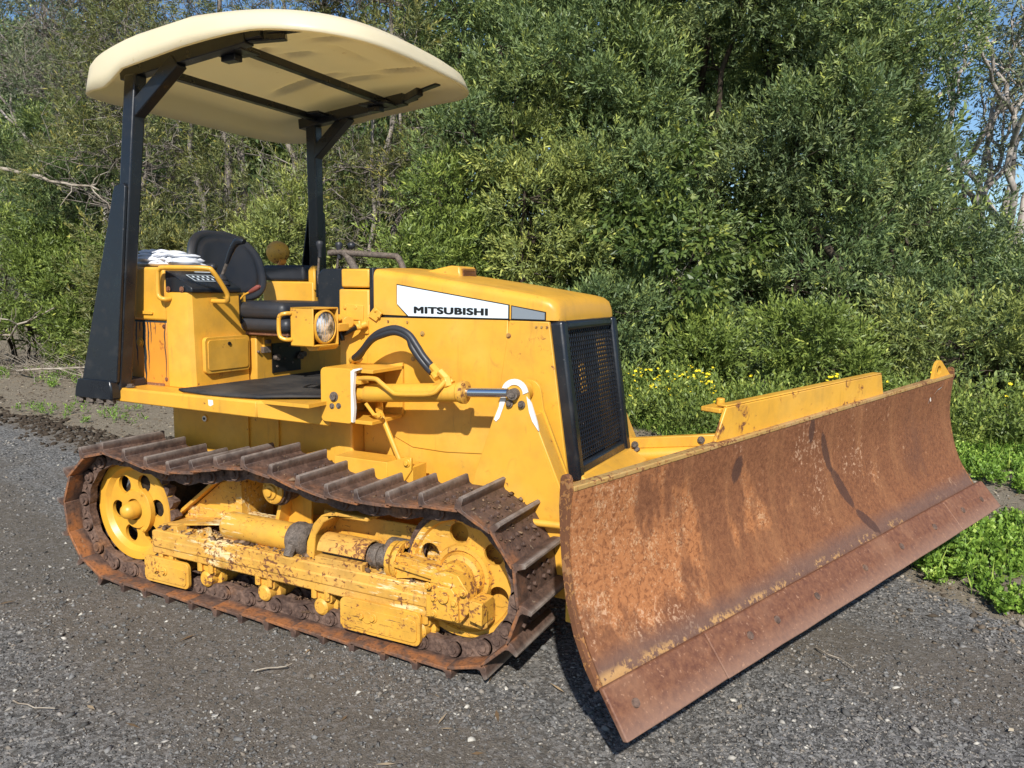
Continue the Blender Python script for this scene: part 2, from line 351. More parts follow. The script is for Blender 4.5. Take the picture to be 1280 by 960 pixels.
def np_mesh(name, co, quads, mat, parent=None, tint=None, smooth=False):
    me = bpy.data.meshes.new(name); n = len(quads); k = quads.shape[1]
    me.vertices.add(len(co)); me.vertices.foreach_set('co', co.astype(np.float32).ravel())
    me.loops.add(n * k); me.loops.foreach_set('vertex_index', quads.astype(np.int32).ravel())
    me.polygons.add(n); me.polygons.foreach_set('loop_start', np.arange(0, n * k, k, dtype=np.int32)); me.polygons.foreach_set('loop_total', np.full(n, k, dtype=np.int32))
    if tint is not None: at_ = me.attributes.new('tint', 'FLOAT', 'FACE'); at_.data.foreach_set('value', tint.astype(np.float32))
    me.update(calc_edges=True); me.validate()
    if smooth: me.shade_smooth()
    me.materials.append(mat); o = bpy.data.objects.new(name, me); COL.objects.link(o); o.parent = parent; return o
def ground_mat():
    g = NG('gravel_and_dirt'); x, y, z = g.xyz()
    grav = g.voro(95, 'Color'); gs = g.node('ShaderNodeSeparateColor'); g.t.links.new(grav, gs.inputs[0]); gv = gs.outputs[0]
    fine = g.noise(210, 4, .6); mid = g.noise(26, 6, .65); big = g.noise(1.3, 4, .55, g.mapv((1, 1, 1), (0, 0, 0), (0, 0, .5)), dist=.5); strip = g.noise(.9, 3, .5, g.mapv((.35, 1.5, 1), (1, 4, 0), (0, 0, .42)))
    stone = g.mix(g.ramp(gv, (.15, 0), (.85, 1)), (.078, .074, .068), (.265, .255, .24))
    stone = g.mix(g.ramp(gv, (.93, 0), (.96, .8)), stone, (.38, .35, .31))
    dirt = g.mix(mid, (.120, .102, .080), (.235, .200, .158)); dirt = g.mix(g.ramp(fine, (.38, .75), (.58, 0)), dirt, (.060, .050, .040))
    dirt = g.mix(g.ramp(gv, (.75, 0), (.80, .5)), dirt, (.22, .20, .18))
    w = g.math('ADD', g.math('MULTIPLY', strip, .75), g.math('ADD', g.math('MULTIPLY', big, .4), g.math('MULTIPLY', g.math('SUBTRACT', mid, .5), .35)))
    bnd = g.math('DIVIDE', g.math('ADD', g.math('ADD', y, .74), g.math('MULTIPLY', x, .28)), .30); bnd2 = g.math('DIVIDE', g.math('ADD', g.math('ADD', y, -.62), g.math('MULTIPLY', x, .20)), .22)
    gb = g.math('ADD', g.math('POWER', 2.718, g.math('MULTIPLY', g.math('MULTIPLY', bnd, bnd), -1)), g.math('POWER', 2.718, g.math('MULTIPLY', g.math('MULTIPLY', bnd2, bnd2), -1)))
    w = g.math('ADD', g.math('MULTIPLY', w, .8), g.math('MULTIPLY', gb, .30))
    yard = g.mix(g.ramp(w, (.46, 0), (.62, .92)), stone, dirt)
    # verge: brown soil with straw-coloured litter
    lit = g.noise(60, 5, .7, g.mapv((1, .35, 1), (0, 0, 0), (0, 0, .7)))
    verge = g.mix(mid, (.17, .14, .10), (.34, .285, .21)); verge = g.mix(g.ramp(lit, (.58, 0), (.66, .8)), verge, (.30, .25, .17)); verge = g.mix(g.ramp(fine, (.3, .5), (.5, 0)), verge, (.025, .02, .015))
    cl_ = g.node('ShaderNodeAttribute', attribute_name='verge').outputs['Fac']
    ev = g.math('ADD', cl_, g.math('MULTIPLY', g.math('SUBTRACT', mid, .5), .5))
    c = g.mix(g.ramp(ev, (.42, 0), (.60, 1)), yard, verge)
    h = g.math('ADD', g.math('MULTIPLY', gv, .6), g.math('ADD', g.math('MULTIPLY', fine, .6), g.math('MULTIPLY', mid, .9)))
    g.bump(h, .9, .012); return g.done(c, .92, 0, .2)
GM = ground_mat()
gr = grid_mesh('ground', X, Y, Z, GM); tag(gr, kind='structure')
va = gr.data.attributes.new('verge', 'FLOAT', 'POINT'); va.data.foreach_set('value', np.clip((Y - edge_y(X)) / .35 + .5, 0, 1).astype(np.float32).ravel())

def stone_mat():
    g = NG('loose_stone'); t = g.node('ShaderNodeAttribute', attribute_name='tint').outputs['Fac']
    c = g.ramp(t, (0, (.060, .058, .054)), (.45, (.155, .149, .14)), (.70, (.26, .252, .24)), (.80, (.24, .20, .155)), (.93, (.36, .33, .29)), (.965, (.62, .58, .50)))
    return g.done(g.mix(g.math('MULTIPLY', g.noise(300, 3), .5), c, (.03, .028, .025)), .8, 0, .3)
SM = stone_mat()
def stones(name, x, y, s, tint, flat=.6, zz=None):
    n = len(x); r = RG; base = np.array([(1, 0, 0), (-1, 0, 0), (0, 1, 0), (0, -1, 0), (0, 0, 1), (0, 0, -1), (.6, .6, .6), (-.6, -.6, .5)], float)
    f = np.array([(0, 2, 6), (2, 4, 6), (4, 0, 6), (2, 1, 4), (1, 7, 4), (7, 3, 4), (1, 3, 7), (3, 0, 4), (2, 0, 5), (1, 2, 5), (3, 1, 5), (0, 3, 5)])
    v = base[None] * (s[:, None, None] * r.uniform(.55, 1.25, (n, 8, 1)) * r.uniform(.6, 1.3, (n, 1, 3))); v[:, :, 2] *= flat
    a = r.uniform(0, 6.28, n); c, sn = np.cos(a)[:, None], np.sin(a)[:, None]; tl = r.uniform(-.5, .5, n)[:, None]
    vx = v[:, :, 0] * c - v[:, :, 1] * sn; vy = v[:, :, 0] * sn + v[:, :, 1] * c; vz = v[:, :, 2] + vx * tl
    co = np.stack([vx + x[:, None], vy + y[:, None], vz + ((ground_z(x, y) if zz is None else zz) + s * .12)[:, None]], -1).reshape(-1, 3)
    q = (f[None] + (np.arange(n) * 8)[:, None, None]).reshape(-1, 3)
    return np_mesh(name, co, q, SM, tint=np.repeat(tint, 12))
def scatter(n, r0, r1, a0=78, a1=154, pw=1.0):
    """points round the visible part of the yard, thinning with distance"""
    rad = r0 * (r1 / r0) ** (RG.random(n) ** pw); a = np.radians(RG.uniform(a0, a1, n)); return 2.74 + rad * np.cos(a), -2.70 + rad * np.sin(a)
x, y = scatter(170000, 1.45, 7.5); bnd_ = np.exp(-((y + .74 + .28 * x) / .30) ** 2) + np.exp(-((y - .62 + .20 * x) / .22) ** 2); k = (y < edge_y(x) + .15) & (vnoise(x * 1.1 + 2, y * 2.2, 8) + RG.normal(0, .55, len(x)) > -.35 + bnd_ * .55); x, y = x[k], y[k]
s_ = RG.lognormal(math.log(.0030), .45, len(x)).clip(.0016, .012) * (1 + .10 * np.hypot(x - 2.74, y + 2.7))
st = stones('gravel_stones', x, y, s_, RG.random(len(x)) * .96 + .0 * x); tag(st, 'loose grey gravel chips spread over the yard under the bulldozer', 'gravel', kind='stuff')
x, y = scatter(190, 1.6, 6.5); k = y < edge_y(x); x, y = x[k], y[k]
tag(stones('pale_pebbles', x, y, RG.uniform(.007, .014, len(x)), RG.uniform(.90, 1, len(x))), 'scattered pale pebbles lying among the darker gravel', 'pebbles', kind='stuff')
x = RG.uniform(-7, .6, 3200); y = edge_y(x) + RG.normal(0, .12, len(x)); stones_r = stones('soil_clods', x, y, RG.uniform(.008, .03, len(x)), RG.uniform(0, .35, len(x)) + .0); stones_r.data.materials.clear()
def clod_mat():
    g = NG('soil_clod'); return g.done(g.mix(g.noise(40, 4), (.030, .023, .017), (.085, .064, .046)), .95, 0, .1)
stones_r.data.materials.append(clod_mat()); tag(stones_r, 'dark soil clods heaped along the left yard edge', 'soil', kind='stuff')

def crumbs():
    r = RG; xa = r.uniform(-9, 1.2, 9000); ya = edge_y(xa) + .1 + r.random(9000) * 2.8; xb = r.uniform(2.2, 5, 5000); yb = edge_y(xb) + r.normal(.1, .25, 5000) + (r.random(5000) < .5) * r.uniform(.8, 2.4, 5000)
    x = np.concatenate([xa, xb]); y = np.concatenate([ya, yb]); o = stones('soil_crumbs', x, y, r.lognormal(math.log(.007), .5, len(x)).clip(.003, .022), r.random(len(x)) * .3)
    g = NG('soil_crumb'); t = g.node('ShaderNodeAttribute', attribute_name='tint').outputs['Fac']; mm = g.done(g.ramp(t, (0, (.07, .055, .04)), (.2, (.17, .135, .10)), (.29, (.30, .26, .21))), .95, 0, .1)
    o.data.materials.clear(); o.data.materials.append(mm); tag(o, 'crumbly brown soil on the verge either side of the machine', 'soil', kind='stuff')
crumbs()

# ------------------------------------------------------------------ foliage
def leaf_mat(name, dark, mid, light, tip, spec=.35, trans=.14):
    g = NG(name); t = g.node('ShaderNodeAttribute', attribute_name='tint').outputs['Fac']
    c = g.ramp(t, (.05, dark), (.45, mid), (.75, light), (.97, tip))
    b = g.b; g.done(c, .48, 0, spec)
    tr = g.node('ShaderNodeBsdfTranslucent'); g.put(tr.inputs[0], g.mix(.5, c, tuple(q * 1.3 for q in light)))
    mx = g.node('ShaderNodeMixShader'); mx.inputs[0].default_value = trans; out = g.t.nodes['Material Output']
    g.t.links.new(b.outputs[0], mx.inputs[1]); g.t.links.new(tr.outputs[0], mx.inputs[2]); g.t.links.new(mx.outputs[0], out.inputs['Surface']); return g.m
LF = {
 'wattle': leaf_mat('wattle_leaves', (0.054, 0.089, 0.038), (0.123, 0.178, 0.065), (0.233, 0.290, 0.089), (0.437, 0.483, 0.105)),
 'blue': leaf_mat('grey_wattle_leaves', (0.057, 0.088, 0.042), (0.127, 0.174, 0.073), (0.238, 0.283, 0.104), (0.434, 0.467, 0.122)),
 'light': leaf_mat('pale_wattle_leaves', (0.086, 0.117, 0.039), (0.200, 0.240, 0.067), (0.360, 0.389, 0.100), (0.600, 0.600, 0.136)),
 'broad': leaf_mat('broad_dark_leaves', (0.043, 0.070, 0.020), (0.086, 0.133, 0.030), (0.150, 0.197, 0.043), (0.301, 0.315, 0.057), .5, .15),
 'lime': leaf_mat('lime_leaves', (0.078, 0.111, 0.025), (0.146, 0.198, 0.043), (0.235, 0.300, 0.060), (0.449, 0.483, 0.102)),
 'willow': leaf_mat('sparse_olive_leaves', (0.075, 0.095, 0.033), (0.143, 0.158, 0.053), (0.223, 0.224, 0.072), (0.447, 0.371, 0.077)),
 'gum': leaf_mat('gum_leaves', (0.075, 0.099, 0.055), (0.126, 0.152, 0.080), (0.202, 0.228, 0.111), (0.336, 0.304, 0.123)),
 'weed': leaf_mat('weed_leaves', (0.080, 0.150, 0.023), (0.144, 0.249, 0.033), (0.239, 0.375, 0.055), (0.415, 0.517, 0.100)),
}
def bark_mat(name, a, b):
    g = NG(name); n = g.noise(9, 6, .6, g.mapv((1, 1, .25))); g.bump(g.noise(40, 5), .5, .01); return g.done(g.mix(g.ramp(n, (.35, 0), (.65, 1)), a, b), .9, 0, .1)
BK = {'dark': bark_mat('dark_bark', (.035, .026, .02), (.10, .08, .06)), 'grey': bark_mat('grey_bark', (.12, .10, .085), (.33, .29, .25)), 'pale': bark_mat('pale_bark', (.26, .22, .19), (.52, .47, .42)), 'dead': bark_mat('dead_wood', (.20, .16, .12), (.42, .37, .30))}
def unit(v): return v / np.maximum(np.linalg.norm(v, axis=-1, keepdims=True), 1e-9)
def leaf_quads(P, D, L, W, nrm):
    S = unit(np.cross(D, nrm)); m = P + D * (L * .42)[:, None]
    co = np.stack([P, m + S * (W / 2)[:, None], P + D * L[:, None] + nrm * (L * -.06)[:, None], m - S * (W / 2)[:, None]], 1).reshape(-1, 3)
    return co, np.arange(len(P) * 4).reshape(-1, 4)
def foliage(name, parent, C, OUT, RC, per, sp, leaf, nl=12, r=RG, droop=0.0, clumpt=None):
    """C clump centres, OUT outward directions, RC radii; sprigs of small leaves in every clump"""
    n = len(C); idx = np.repeat(np.arange(n), per); m = len(idx)
    u = unit(r.normal(0, 1, (m, 3)) + OUT[idx] * .6); rad = r.random(m) ** .45
    P = C[idx] + u * (rad * RC[idx])[:, None] * np.array([1, 1, .85])
    D = unit(u * .7 + OUT[idx] * .45 + np.array([0, 0, .65 - droop]) + r.normal(0, .35, (m, 3)))
    Ls = r.uniform(.6, 1.25, m) * sp['sprig']
    ct = r.random(n) if clumpt is None else clumpt
    st = ct[idx] * .45 + r.normal(.14, .10, m)
    j = np.repeat(np.arange(m), nl); k = np.tile(np.arange(nl), m); t = (k + .5) / nl
    side = unit(np.cross(D, unit(r.normal(0, 1, (m, 3))))); up2 = np.cross(D, side)
    ph = k * 2.4 + r.uniform(0, 6.28, m)[j]
    rv = side[j] * np.cos(ph)[:, None] + up2[j] * np.sin(ph)[:, None]
    a = 1.05 - .75 * t + r.normal(0, .18, len(j))
    d = unit(D[j] * np.cos(a)[:, None] + rv * np.sin(a)[:, None] + np.array([0, 0, -droop]) * .8)
    p = P[j] + D[j] * (Ls[j] * t)[:, None]
    L = sp['L'] * r.uniform(.6, 1.2, len(j)) * (1.05 - .25 * t); W = sp['W'] * r.uniform(.7, 1.25, len(j))
    nrm = unit(unit(r.normal(0, 1, (len(j), 3))) * .9 + OUT[idx][j] * .55 + np.array([0, 0, .5]))
    co, q = leaf_quads(p, d, L, W, nrm)
    tint = np.clip(st[j] + .26 * t ** 2 + r.normal(0, .09, len(j)) + (r.random(len(j)) < .02) * .4, .02, 1)
    return np_mesh(name, co, q, LF[leaf], parent, tint=tint)
def tubes(name, segs, mat, parent, n=4):
    """segs: rows of (x0,y0,z0,x1,y1,z1,r0,r1)"""
    S = np.array(segs, float); a, b = S[:, :3], S[:, 3:6]; d = unit(b - a); h = unit(np.cross(d, np.where(np.abs(d[:, 2:3]) > .9, [[1., 0, 0]], [[0, 0, 1.]]))); g = np.cross(d, h)
    an = np.arange(n) * 2 * math.pi / n; ring = h[:, None] * np.cos(an)[None, :, None] + g[:, None] * np.sin(an)[None, :, None]
    co = np.concatenate([a[:, None] + ring * S[:, 6][:, None, None], b[:, None] + ring * S[:, 7][:, None, None]], 1).reshape(-1, 3)
    f = np.array([(i, (i + 1) % n, n + (i + 1) % n, n + i) for i in range(n)])
    return np_mesh(name, co, (f[None] + (np.arange(len(S)) * 2 * n)[:, None, None]).reshape(-1, 4), mat, parent, smooth=True)
def wiggle(p, q, r0, r1, k, amp, r=RG):
    p = np.array(p, float); q = np.array(q, float); pts = [p + (q - p) * t for t in np.linspace(0, 1, k + 1)]; L = np.linalg.norm(q - p)
    for i in range(1, k): pts[i] = pts[i] + r.normal(0, amp * L, 3) * [1, 1, .6]
    return [(*pts[i], *pts[i + 1], r0 + (r1 - r0) * i / k, r0 + (r1 - r0) * (i + 1) / k) for i in range(k)], pts
CAMXY = np.array([2.74, -2.70])
def plant(name, label, cat, x, y, rad, z0, z1, leaf, L=.075, W=.014, sprig=.17, dens=1.0, per=42, nl=12, bark='dark', stems=4, group=None, twig=0, seed=0, rc=.34, droop=0.0, deep=True):
    rc = rc * .86
    r = np.random.default_rng(seed); gz = float(ground_z(x, y)); t = thing(name, label, cat, (x, y, gz), group)
    H = z1 - z0; C = []; O = []; tc_ = math.atan2(CAMXY[1] - y, CAMXY[0] - x)
    def lobe(cx, cy, cz, rl, rz, k_, cull):
        area = 4 * math.pi * rl * (rl + rz) / 2; n = max(4, int(area / (rc * rc) * k_ * dens)); u = unit(r.normal(0, 1, (n * 3, 3)))
        u = u[(u[:, :2] @ unit(CAMXY - [x, y])) > cull][:n]; sh = r.uniform(.70, 1.05, len(u))
        C.append(np.stack([cx + u[:, 0] * rl * sh, cy + u[:, 1] * rl * sh, cz + u[:, 2] * rz * sh], -1)); O.append(unit(u + np.array([cx, cy, 0]) * .4 / rad))
    ncore = max(1, int(round(H / rad)))
    for i in range(ncore): lobe(0, 0, z0 + H * (i + .5) / ncore, rad * .55, H / ncore * .6, .16, -.3)
    for i in range(int(3 + H * rad * 3.4)):
        a = tc_ + r.normal(0, 1.15); f = r.random(); zc = z0 + H * f; rl = rad * r.uniform(.26, .50); d = rad * r.uniform(.45, 1.0) * (1 - .45 * max(0, f - .6) / .4)
        lobe(math.cos(a) * d, math.sin(a) * d, zc, rl, rl * r.uniform(.7, 1.0), .26, -.45)
    C = np.concatenate(C); O = np.concatenate(O); k = C[:, 2] > .05; C, O = C[k], O[k]
    RC = rc * r.uniform(.45, 1.2, len(C))
    ct = .5 + .5 * vnoise((C[:, 0] + x) * 2.2, (C[:, 2] + C[:, 1]) * 2.2, seed + 3) + r.normal(0, .12, len(C))
    foliage('crown', t, C, O, RC, per, dict(L=L, W=W, sprig=sprig), leaf, nl, r, droop, (ct + .10).clip(0, 1))
    segs = []; tips = []
    for i in range(stems):
        a = r.uniform(0, 6.28); b = np.array([math.cos(a) * rad * .12, math.sin(a) * rad * .12, -.05]); e = np.array([math.cos(a) * rad * r.uniform(.1, .45), math.sin(a) * rad * r.uniform(.1, .45), z0 + H * r.uniform(.65, .92)])
        R0 = max(.008, .014 * e[2]) * r.uniform(.8, 1.3); s, pts = wiggle(b, e, R0, R0 * .35, 7, .025, r); segs += s; tips += [(p, R0 * .5) for p in pts[2:]]
    br = list(segs); TP_ = np.array([p for p, _ in tips])
    for c in C[r.permutation(len(C))[:int(len(C) * (.8 if not twig else 1))]]:
        low = TP_[:, 2] < c[2] + .15; d = np.linalg.norm(TP_ - c, axis=1) + (~low) * 3; i = int(np.argmin(d)); s, pts = wiggle(TP_[i], c, .010, .004, 4, .05, r); br += s
        for q in range(twig):
            p0 = pts[r.integers(1, 5)]; dd = unit(r.normal(0, 1, 3) + [0, 0, .5]) * r.uniform(.25, .7); s2, pt2 = wiggle(p0, p0 + dd, .005, .0018, 4, .07, r); br += s2
            for w in range(2): p1 = pt2[r.integers(1, 4)]; d2 = unit(dd + r.normal(0, .3, 3)) * r.uniform(.12, .35); br += wiggle(p1, p1 + d2, .0028, .0012, 2, .06, r)[0]
    tubes('trunk', br, BK[bark], t, 5)
    return t
TALL = 'tall wattles in the hedge behind the bulldozer'; THIN = 'thin twiggy trees behind the cab'; LOW = 'low bushes at the foot of the hedge'
A = dict(L=.080, W=.0175, per=34, nl=11)
plant('wattle_tree', 'pale yellow-green wattle rising directly behind the bonnet and radiator guard', 'tree', -.95, 5.2, .95, .3, 3.35, 'light', seed=1, **A)
plant('wattle_tree', 'tall green wattle right of the canopy, filling the top of the hedge', 'tree', -.25, 6.15, 1.25, .4, 5.6, 'wattle', seed=2, group=TALL, **A)
plant('wattle_tree', 'grey-green wattle in the middle of the hedge with dark gaps below', 'tree', .95, 6.5, 1.25, 1.6, 5.6, 'blue', seed=3, group=TALL, **A)
plant('broadleaf_tree', 'dark broad-leaved tree with deep shaded gaps above the lifted spill plate', 'tree', .55, 5.5, .85, .5, 2.35, 'broad', L=.10, W=.034, sprig=.20, per=20, nl=9, seed=4, dens=.7, droop=.5, rc=.30)
plant('wattle_tree', 'largest wattle of the hedge, rising above the blade towards the sky gap', 'tree', 1.90, 6.5, 1.15, .5, 5.2, 'wattle', seed=5, group=TALL, **A)
plant('wattle_tree', 'wattle whose thin top stands against the blue sky at upper right', 'tree', 2.85, 7.1, .85, .5, 3.0, 'blue', seed=6, group=TALL, **A)
plant('wattle_tree', 'shorter wattle below the gum trees, behind the far end of the blade', 'tree', 3.60, 7.0, .9, .3, 1.75, 'wattle', seed=7, **A)
plant('wattle_tree', 'rounded wattle cut by the right edge of the photo', 'tree', 4.75, 7.5, 1.1, .2, 1.6, 'light', seed=8, **A)
plant('lime_bush', 'bright lime bush in front of the dark hedge, above the middle of the blade', 'bush', 2.02, 4.70, .55, .05, .98, 'lime', L=.07, W=.017, seed=9, stems=3, group=LOW, rc=.26)
plant('lime_bush', 'green bush behind the yellow lifting eye at the far blade end', 'bush', 3.35, 5.45, .70, .05, .95, 'light', L=.07, W=.016, seed=10, stems=3, group=LOW, rc=.28)
plant('lime_bush', 'low leafy bush just left of the spill plate on the blade', 'bush', 1.0, 4.65, .50, .05, .80, 'lime', L=.065, W=.020, seed=12, stems=3, group=LOW, rc=.26)
plant('lime_bush', 'rounded bush just right of the black radiator guard', 'bush', .10, 4.60, .60, .05, 1.15, 'wattle', L=.07, W=.017, seed=13, stems=3, group=LOW, rc=.28)
plant('wattle_tree', 'tall wattle whose crown shows just above the front edge of the canopy', 'tree', -1.75, 5.9, 1.15, .5, 5.6, 'wattle', seed=14, group=TALL, **A)
plant('wattle_tree', 'yellow-green wattle seen under the canopy front, left of the bonnet vent', 'tree', -2.0, 4.9, .75, .3, 2.45, 'lime', seed=15, **A)
W_ = dict(L=.085, W=.013, per=16, dens=.75, twig=3, rc=.38)
plant('twiggy_tree', 'thin olive tree with bare twigs behind the far canopy post', 'tree', -3.0, 5.3, 1.1, .3, 5.2, 'willow', seed=16, group=THIN, bark='grey', **W_)
plant('twiggy_tree', 'pale-trunked twiggy tree behind the seat and under the canopy', 'tree', -4.2, 5.4, 1.2, .3, 5.2, 'willow', seed=17, group=THIN, bark='grey', **W_)
plant('twiggy_tree', 'twiggy tree with yellow leaf tips just above the left canopy edge', 'tree', -5.4, 5.1, 1.2, .3, 5.4, 'willow', seed=18, group=THIN, bark='grey', **W_)
plant('twiggy_tree', 'sparse tree with sky gaps immediately left of the near canopy post', 'tree', -6.9, 5.1, 1.2, .2, 5.4, 'willow', seed=19, group=THIN, bark='grey', **W_)
plant('twiggy_tree', 'bare grey tree in the top left corner of the photo', 'tree', -9.3, 5.9, 1.6, .4, 6.2, 'gum', seed=22, group=THIN, bark='grey', L=.085, W=.013, per=11, dens=.8, twig=5, rc=.42)
plant('leafy_bush', 'bright green bush left of the near canopy post at ground level', 'bush', -7.1, 4.35, .85, .1, 1.65, 'lime', L=.075, W=.018, seed=20, group=LOW, rc=.30)
plant('leafy_bush', 'green bush at the left edge of the photo below the hanging branch', 'bush', -8.4, 4.2, 1.0, .1, 1.95, 'lime', L=.075, W=.018, seed=21, group=LOW, rc=.32)
plant('wattle_tree', 'dense dark green wattle at the left edge above the bright bushes', 'tree', -8.6, 5.0, 1.0, 1.4, 3.3, 'wattle', seed=23, L=.085, W=.014)
plant('leafy_bush', 'olive bush seen between the near canopy post and the seat', 'bush', -5.6, 4.3, .85, .1, 1.7, 'willow', L=.08, W=.016, seed=24, per=30, group=LOW, rc=.3)
plant('leafy_bush', 'olive bush seen between the seat and the far canopy post', 'bush', -3.7, 4.5, .85, .1, 1.9, 'light', L=.08, W=.015, seed=25, per=30, group=LOW, rc=.3)

# woodland behind: one mass that nobody could count
def woodland():
    r = np.random.default_rng(5); n = 3000; x = r.uniform(-27, 9, n); y = r.uniform(8.2, 11.5, n) - .10 * (x + 3) * (x < -3)
    top = np.interp(x, [-27, -18, -13, -9, -6, -3, 1.6, 2.3, 2.9, 3.6, 6, 9], [8.5, 7.5, 6.2, 5.6, 5.2, 6.8, 6.5, 4.6, 2.6, 1.4, 1.2, 1.4]); z = r.random(n) ** .9 * top
    C = np.stack([x, y, z], -1); O = unit(np.stack([CAMXY[0] - x, CAMXY[1] - y, 1.5 + 0 * x], -1))
    o = foliage('background_woodland', None, C, O, np.full(n, .62), 26, dict(L=.17, W=.045, sprig=.35), 'wattle', 9, r)
    tag(o, 'dense mass of further trees behind the hedge', 'woodland', kind='stuff')
woodland()

# gum trees against the sky, upper right, and one at upper left
def gum(label, x, y, h, lean, seed, sparse=1.0, leaf='gum'):
    r = np.random.default_rng(seed); t = thing('gum_tree', label, 'tree', (x, y, float(ground_z(x, y))), 'gum trees standing beyond the hedge'); segs = []; ends = []
    def grow(p, d, L, r0, lev):
        q = p + d * L; s, pts = wiggle(p, q, r0, r0 * .62, 5, .03, r); segs.extend(s)
        if lev >= 3: ends.append((q, d)); ends.append((pts[3], d)); return
        for k in range(r.integers(2, 4)):
            dd = unit(d + r.normal(0, .42, 3) * [1, 1, .5] + [0, 0, .15]); grow(q, dd, L * r.uniform(.55, .8), r0 * .58, lev + 1)
        if lev > 0: ends.append((pts[3], d))
    for k in range(3): grow(np.array([r.normal(0, .2), r.normal(0, .2), -.1]), unit(np.array([lean + r.normal(0, .16), r.normal(0, .1), 1])), h * .36, .13 * r.uniform(.6, 1), 0)
    tubes('trunk', segs, BK['pale'], t, 7)
    C = np.array([e[0] for e in ends]); O = unit(np.array([e[1] for e in ends]) + [0, 0, .2]); k = r.random(len(C)) < sparse
    foliage('crown', t, C[k], O[k], np.full(k.sum(), .50), 22, dict(L=.13, W=.026, sprig=.35), leaf, 9, r, .7)
gum('pale-trunked gum tree against blue sky, right of the tallest wattle', 3.40, 13.6, 7.4, .0, 41, .45)
gum('forked gum tree leaning right at the upper right edge of the photo', 4.15, 12.6, 6.4, .16, 43, .38)
gum('dark gum tree standing behind the twiggy trees at upper left', -12.2, 8.4, 8.0, .0, 51, .9)

# dead branches hanging at the left
def dead(label, p, q, r0, seed, k=9, sub=8):
    r = np.random.default_rng(seed); s, pts = wiggle(p, q, r0, r0 * .35, k, .022, r)
    for i in range(sub):
        a = pts[r.integers(2, k)]; d = unit(np.array(q) - np.array(p)) * .4 + r.normal(0, .25, 3); s += wiggle(a, a + unit(d) * r.uniform(.25, .6), r0 * .35, r0 * .12, 4, .05, r)[0]
    o = tubes('dead_branch', s, BK['dead'], None, 6); tag(o, label, 'branch', 'bare dead branches in the undergrowth')
dead('pale bare branch reaching right towards the near canopy post', (-8.4, 4.0, 2.75), (-6.2, 3.9, 2.35), .030, 1)
dead('pale dead branch rising steeply at the left edge of the photo', (-8.0, 3.35, .9), (-7.9, 3.4, 2.5), .028, 2)
dead('long thin dead stick lying on the soil left of the near post foot', (-7.1, 3.3, .10), (-4.2, 3.1, .45), .016, 3, sub=4)
dead('dead branch slanting behind the base of the left bushes', (-8.6, 3.4, .15), (-6.6, 3.5, .9), .024, 4)
dead('bare dark branch crossing the shaded hedge gap above the blade', (.2, 4.9, .5), (.9, 5.0, 1.5), .014, 5)
# fine dead brush under the left bushes
def brush():
    r = np.random.default_rng(9); s = []
    for i in range(900):
        x = r.uniform(-10, -2.2); y = 3.75 + r.normal(0, .28) + .04 * (x + 5); z = float(ground_z(x, y)); d = unit(np.array([r.normal(0, 1), r.normal(-.2, .6), abs(r.normal(.35, .35))])) * r.uniform(.2, .8)
        s += wiggle((x, y, z + .01), np.array([x, y, z + .01]) + d, .0045, .0015, 4, .08, r)[0]
    tag(tubes('dead_brush', s, BK['dead'], None, 3), 'tangle of fine dead twigs under the left bushes', 'brush', kind='stuff')
brush()

# low growth on the verge
def patch(name, label, cat, n, fx, spread_h, leaf, L, W, sprig, per, nl=8, seed=0, droop=0.0):
    r = np.random.default_rng(seed); x, y = fx(r, n); z = ground_z(x, y); h = spread_h * r.uniform(.25, 1, len(x)); C = np.stack([x, y, z + h * .4], -1)
    o = foliage(name, None, C, np.tile([[0, 0, 1.]], (len(x), 1)), h * .75, per, dict(L=L, W=W, sprig=sprig), leaf, nl, r, droop)
    tag(o, label, cat, kind='stuff'); return o
def right_verge(r, n):
    x = r.uniform(2.3, 5.2, n * 6); y = r.uniform(.6, 4.3, n * 6); e = edge_y(x)
    k = (y > e + .02 + r.random(n * 6) * .25) & ~((y > e + 1.25 + .25 * np.sin(x * 4)) & (y < e + 2.45 + .3 * np.sin(x * 3))); return x[k][:n], y[k][:n]
def far_verge(r, n):
    x = r.uniform(-.9, 6.0, n); y = 3.50 + (x > 2.2) * .45 + np.abs(r.normal(0, .6, n)) + .25 * np.sin(x * 3.3); return x, y
patch('clover_patch', 'bright green low weeds covering the verge beyond the far blade end', 'weeds', 1000, right_verge, .075, 'weed', .024, .017, .045, 20, 7, 31)
patch('verge_weeds', 'taller green weeds with flowers along the foot of the hedge', 'weeds', 520, far_verge, .46, 'lime', .055, .016, .14, 18, 8, 32)
def left_weeds(r, n):
    x = r.uniform(-8, -1, n); y = edge_y(x) + .25 + r.random(n) * 2.2; k = vnoise(x * 1.5, y * 2.5, 9) > .12; return x[k], y[k]
patch('sparse_weeds', 'small sparse weeds on the bare soil at left', 'weeds', 700, left_weeds, .06, 'weed', .030, .010, .05, 5, 6, 33)
def blades(name, label, n, fx, h, seed):
    r = np.random.default_rng(seed); x, y = fx(r, n); P = np.stack([x, y, ground_z(x, y)], -1); D = unit(np.stack([r.normal(0, .35, len(x)), r.normal(0, .35, len(x)), np.ones(len(x))], -1))
    co, q = leaf_quads(P, D, h * r.uniform(.4, 1.2, len(x)), np.full(len(x), .006), unit(r.normal(0, 1, (len(x), 3)) * [1, 1, .2]))
    tag(np_mesh(name, co, q, LF['weed'], None, tint=r.random(len(x))), label, 'grass', kind='stuff')
blades('grass', 'fine grass blades on the right verge and at the foot of the hedge', 16000, lambda r, n: tuple(np.concatenate(v) for v in zip(right_verge(r, n // 5), far_verge(r, n * 3 // 4))), .15, 34)
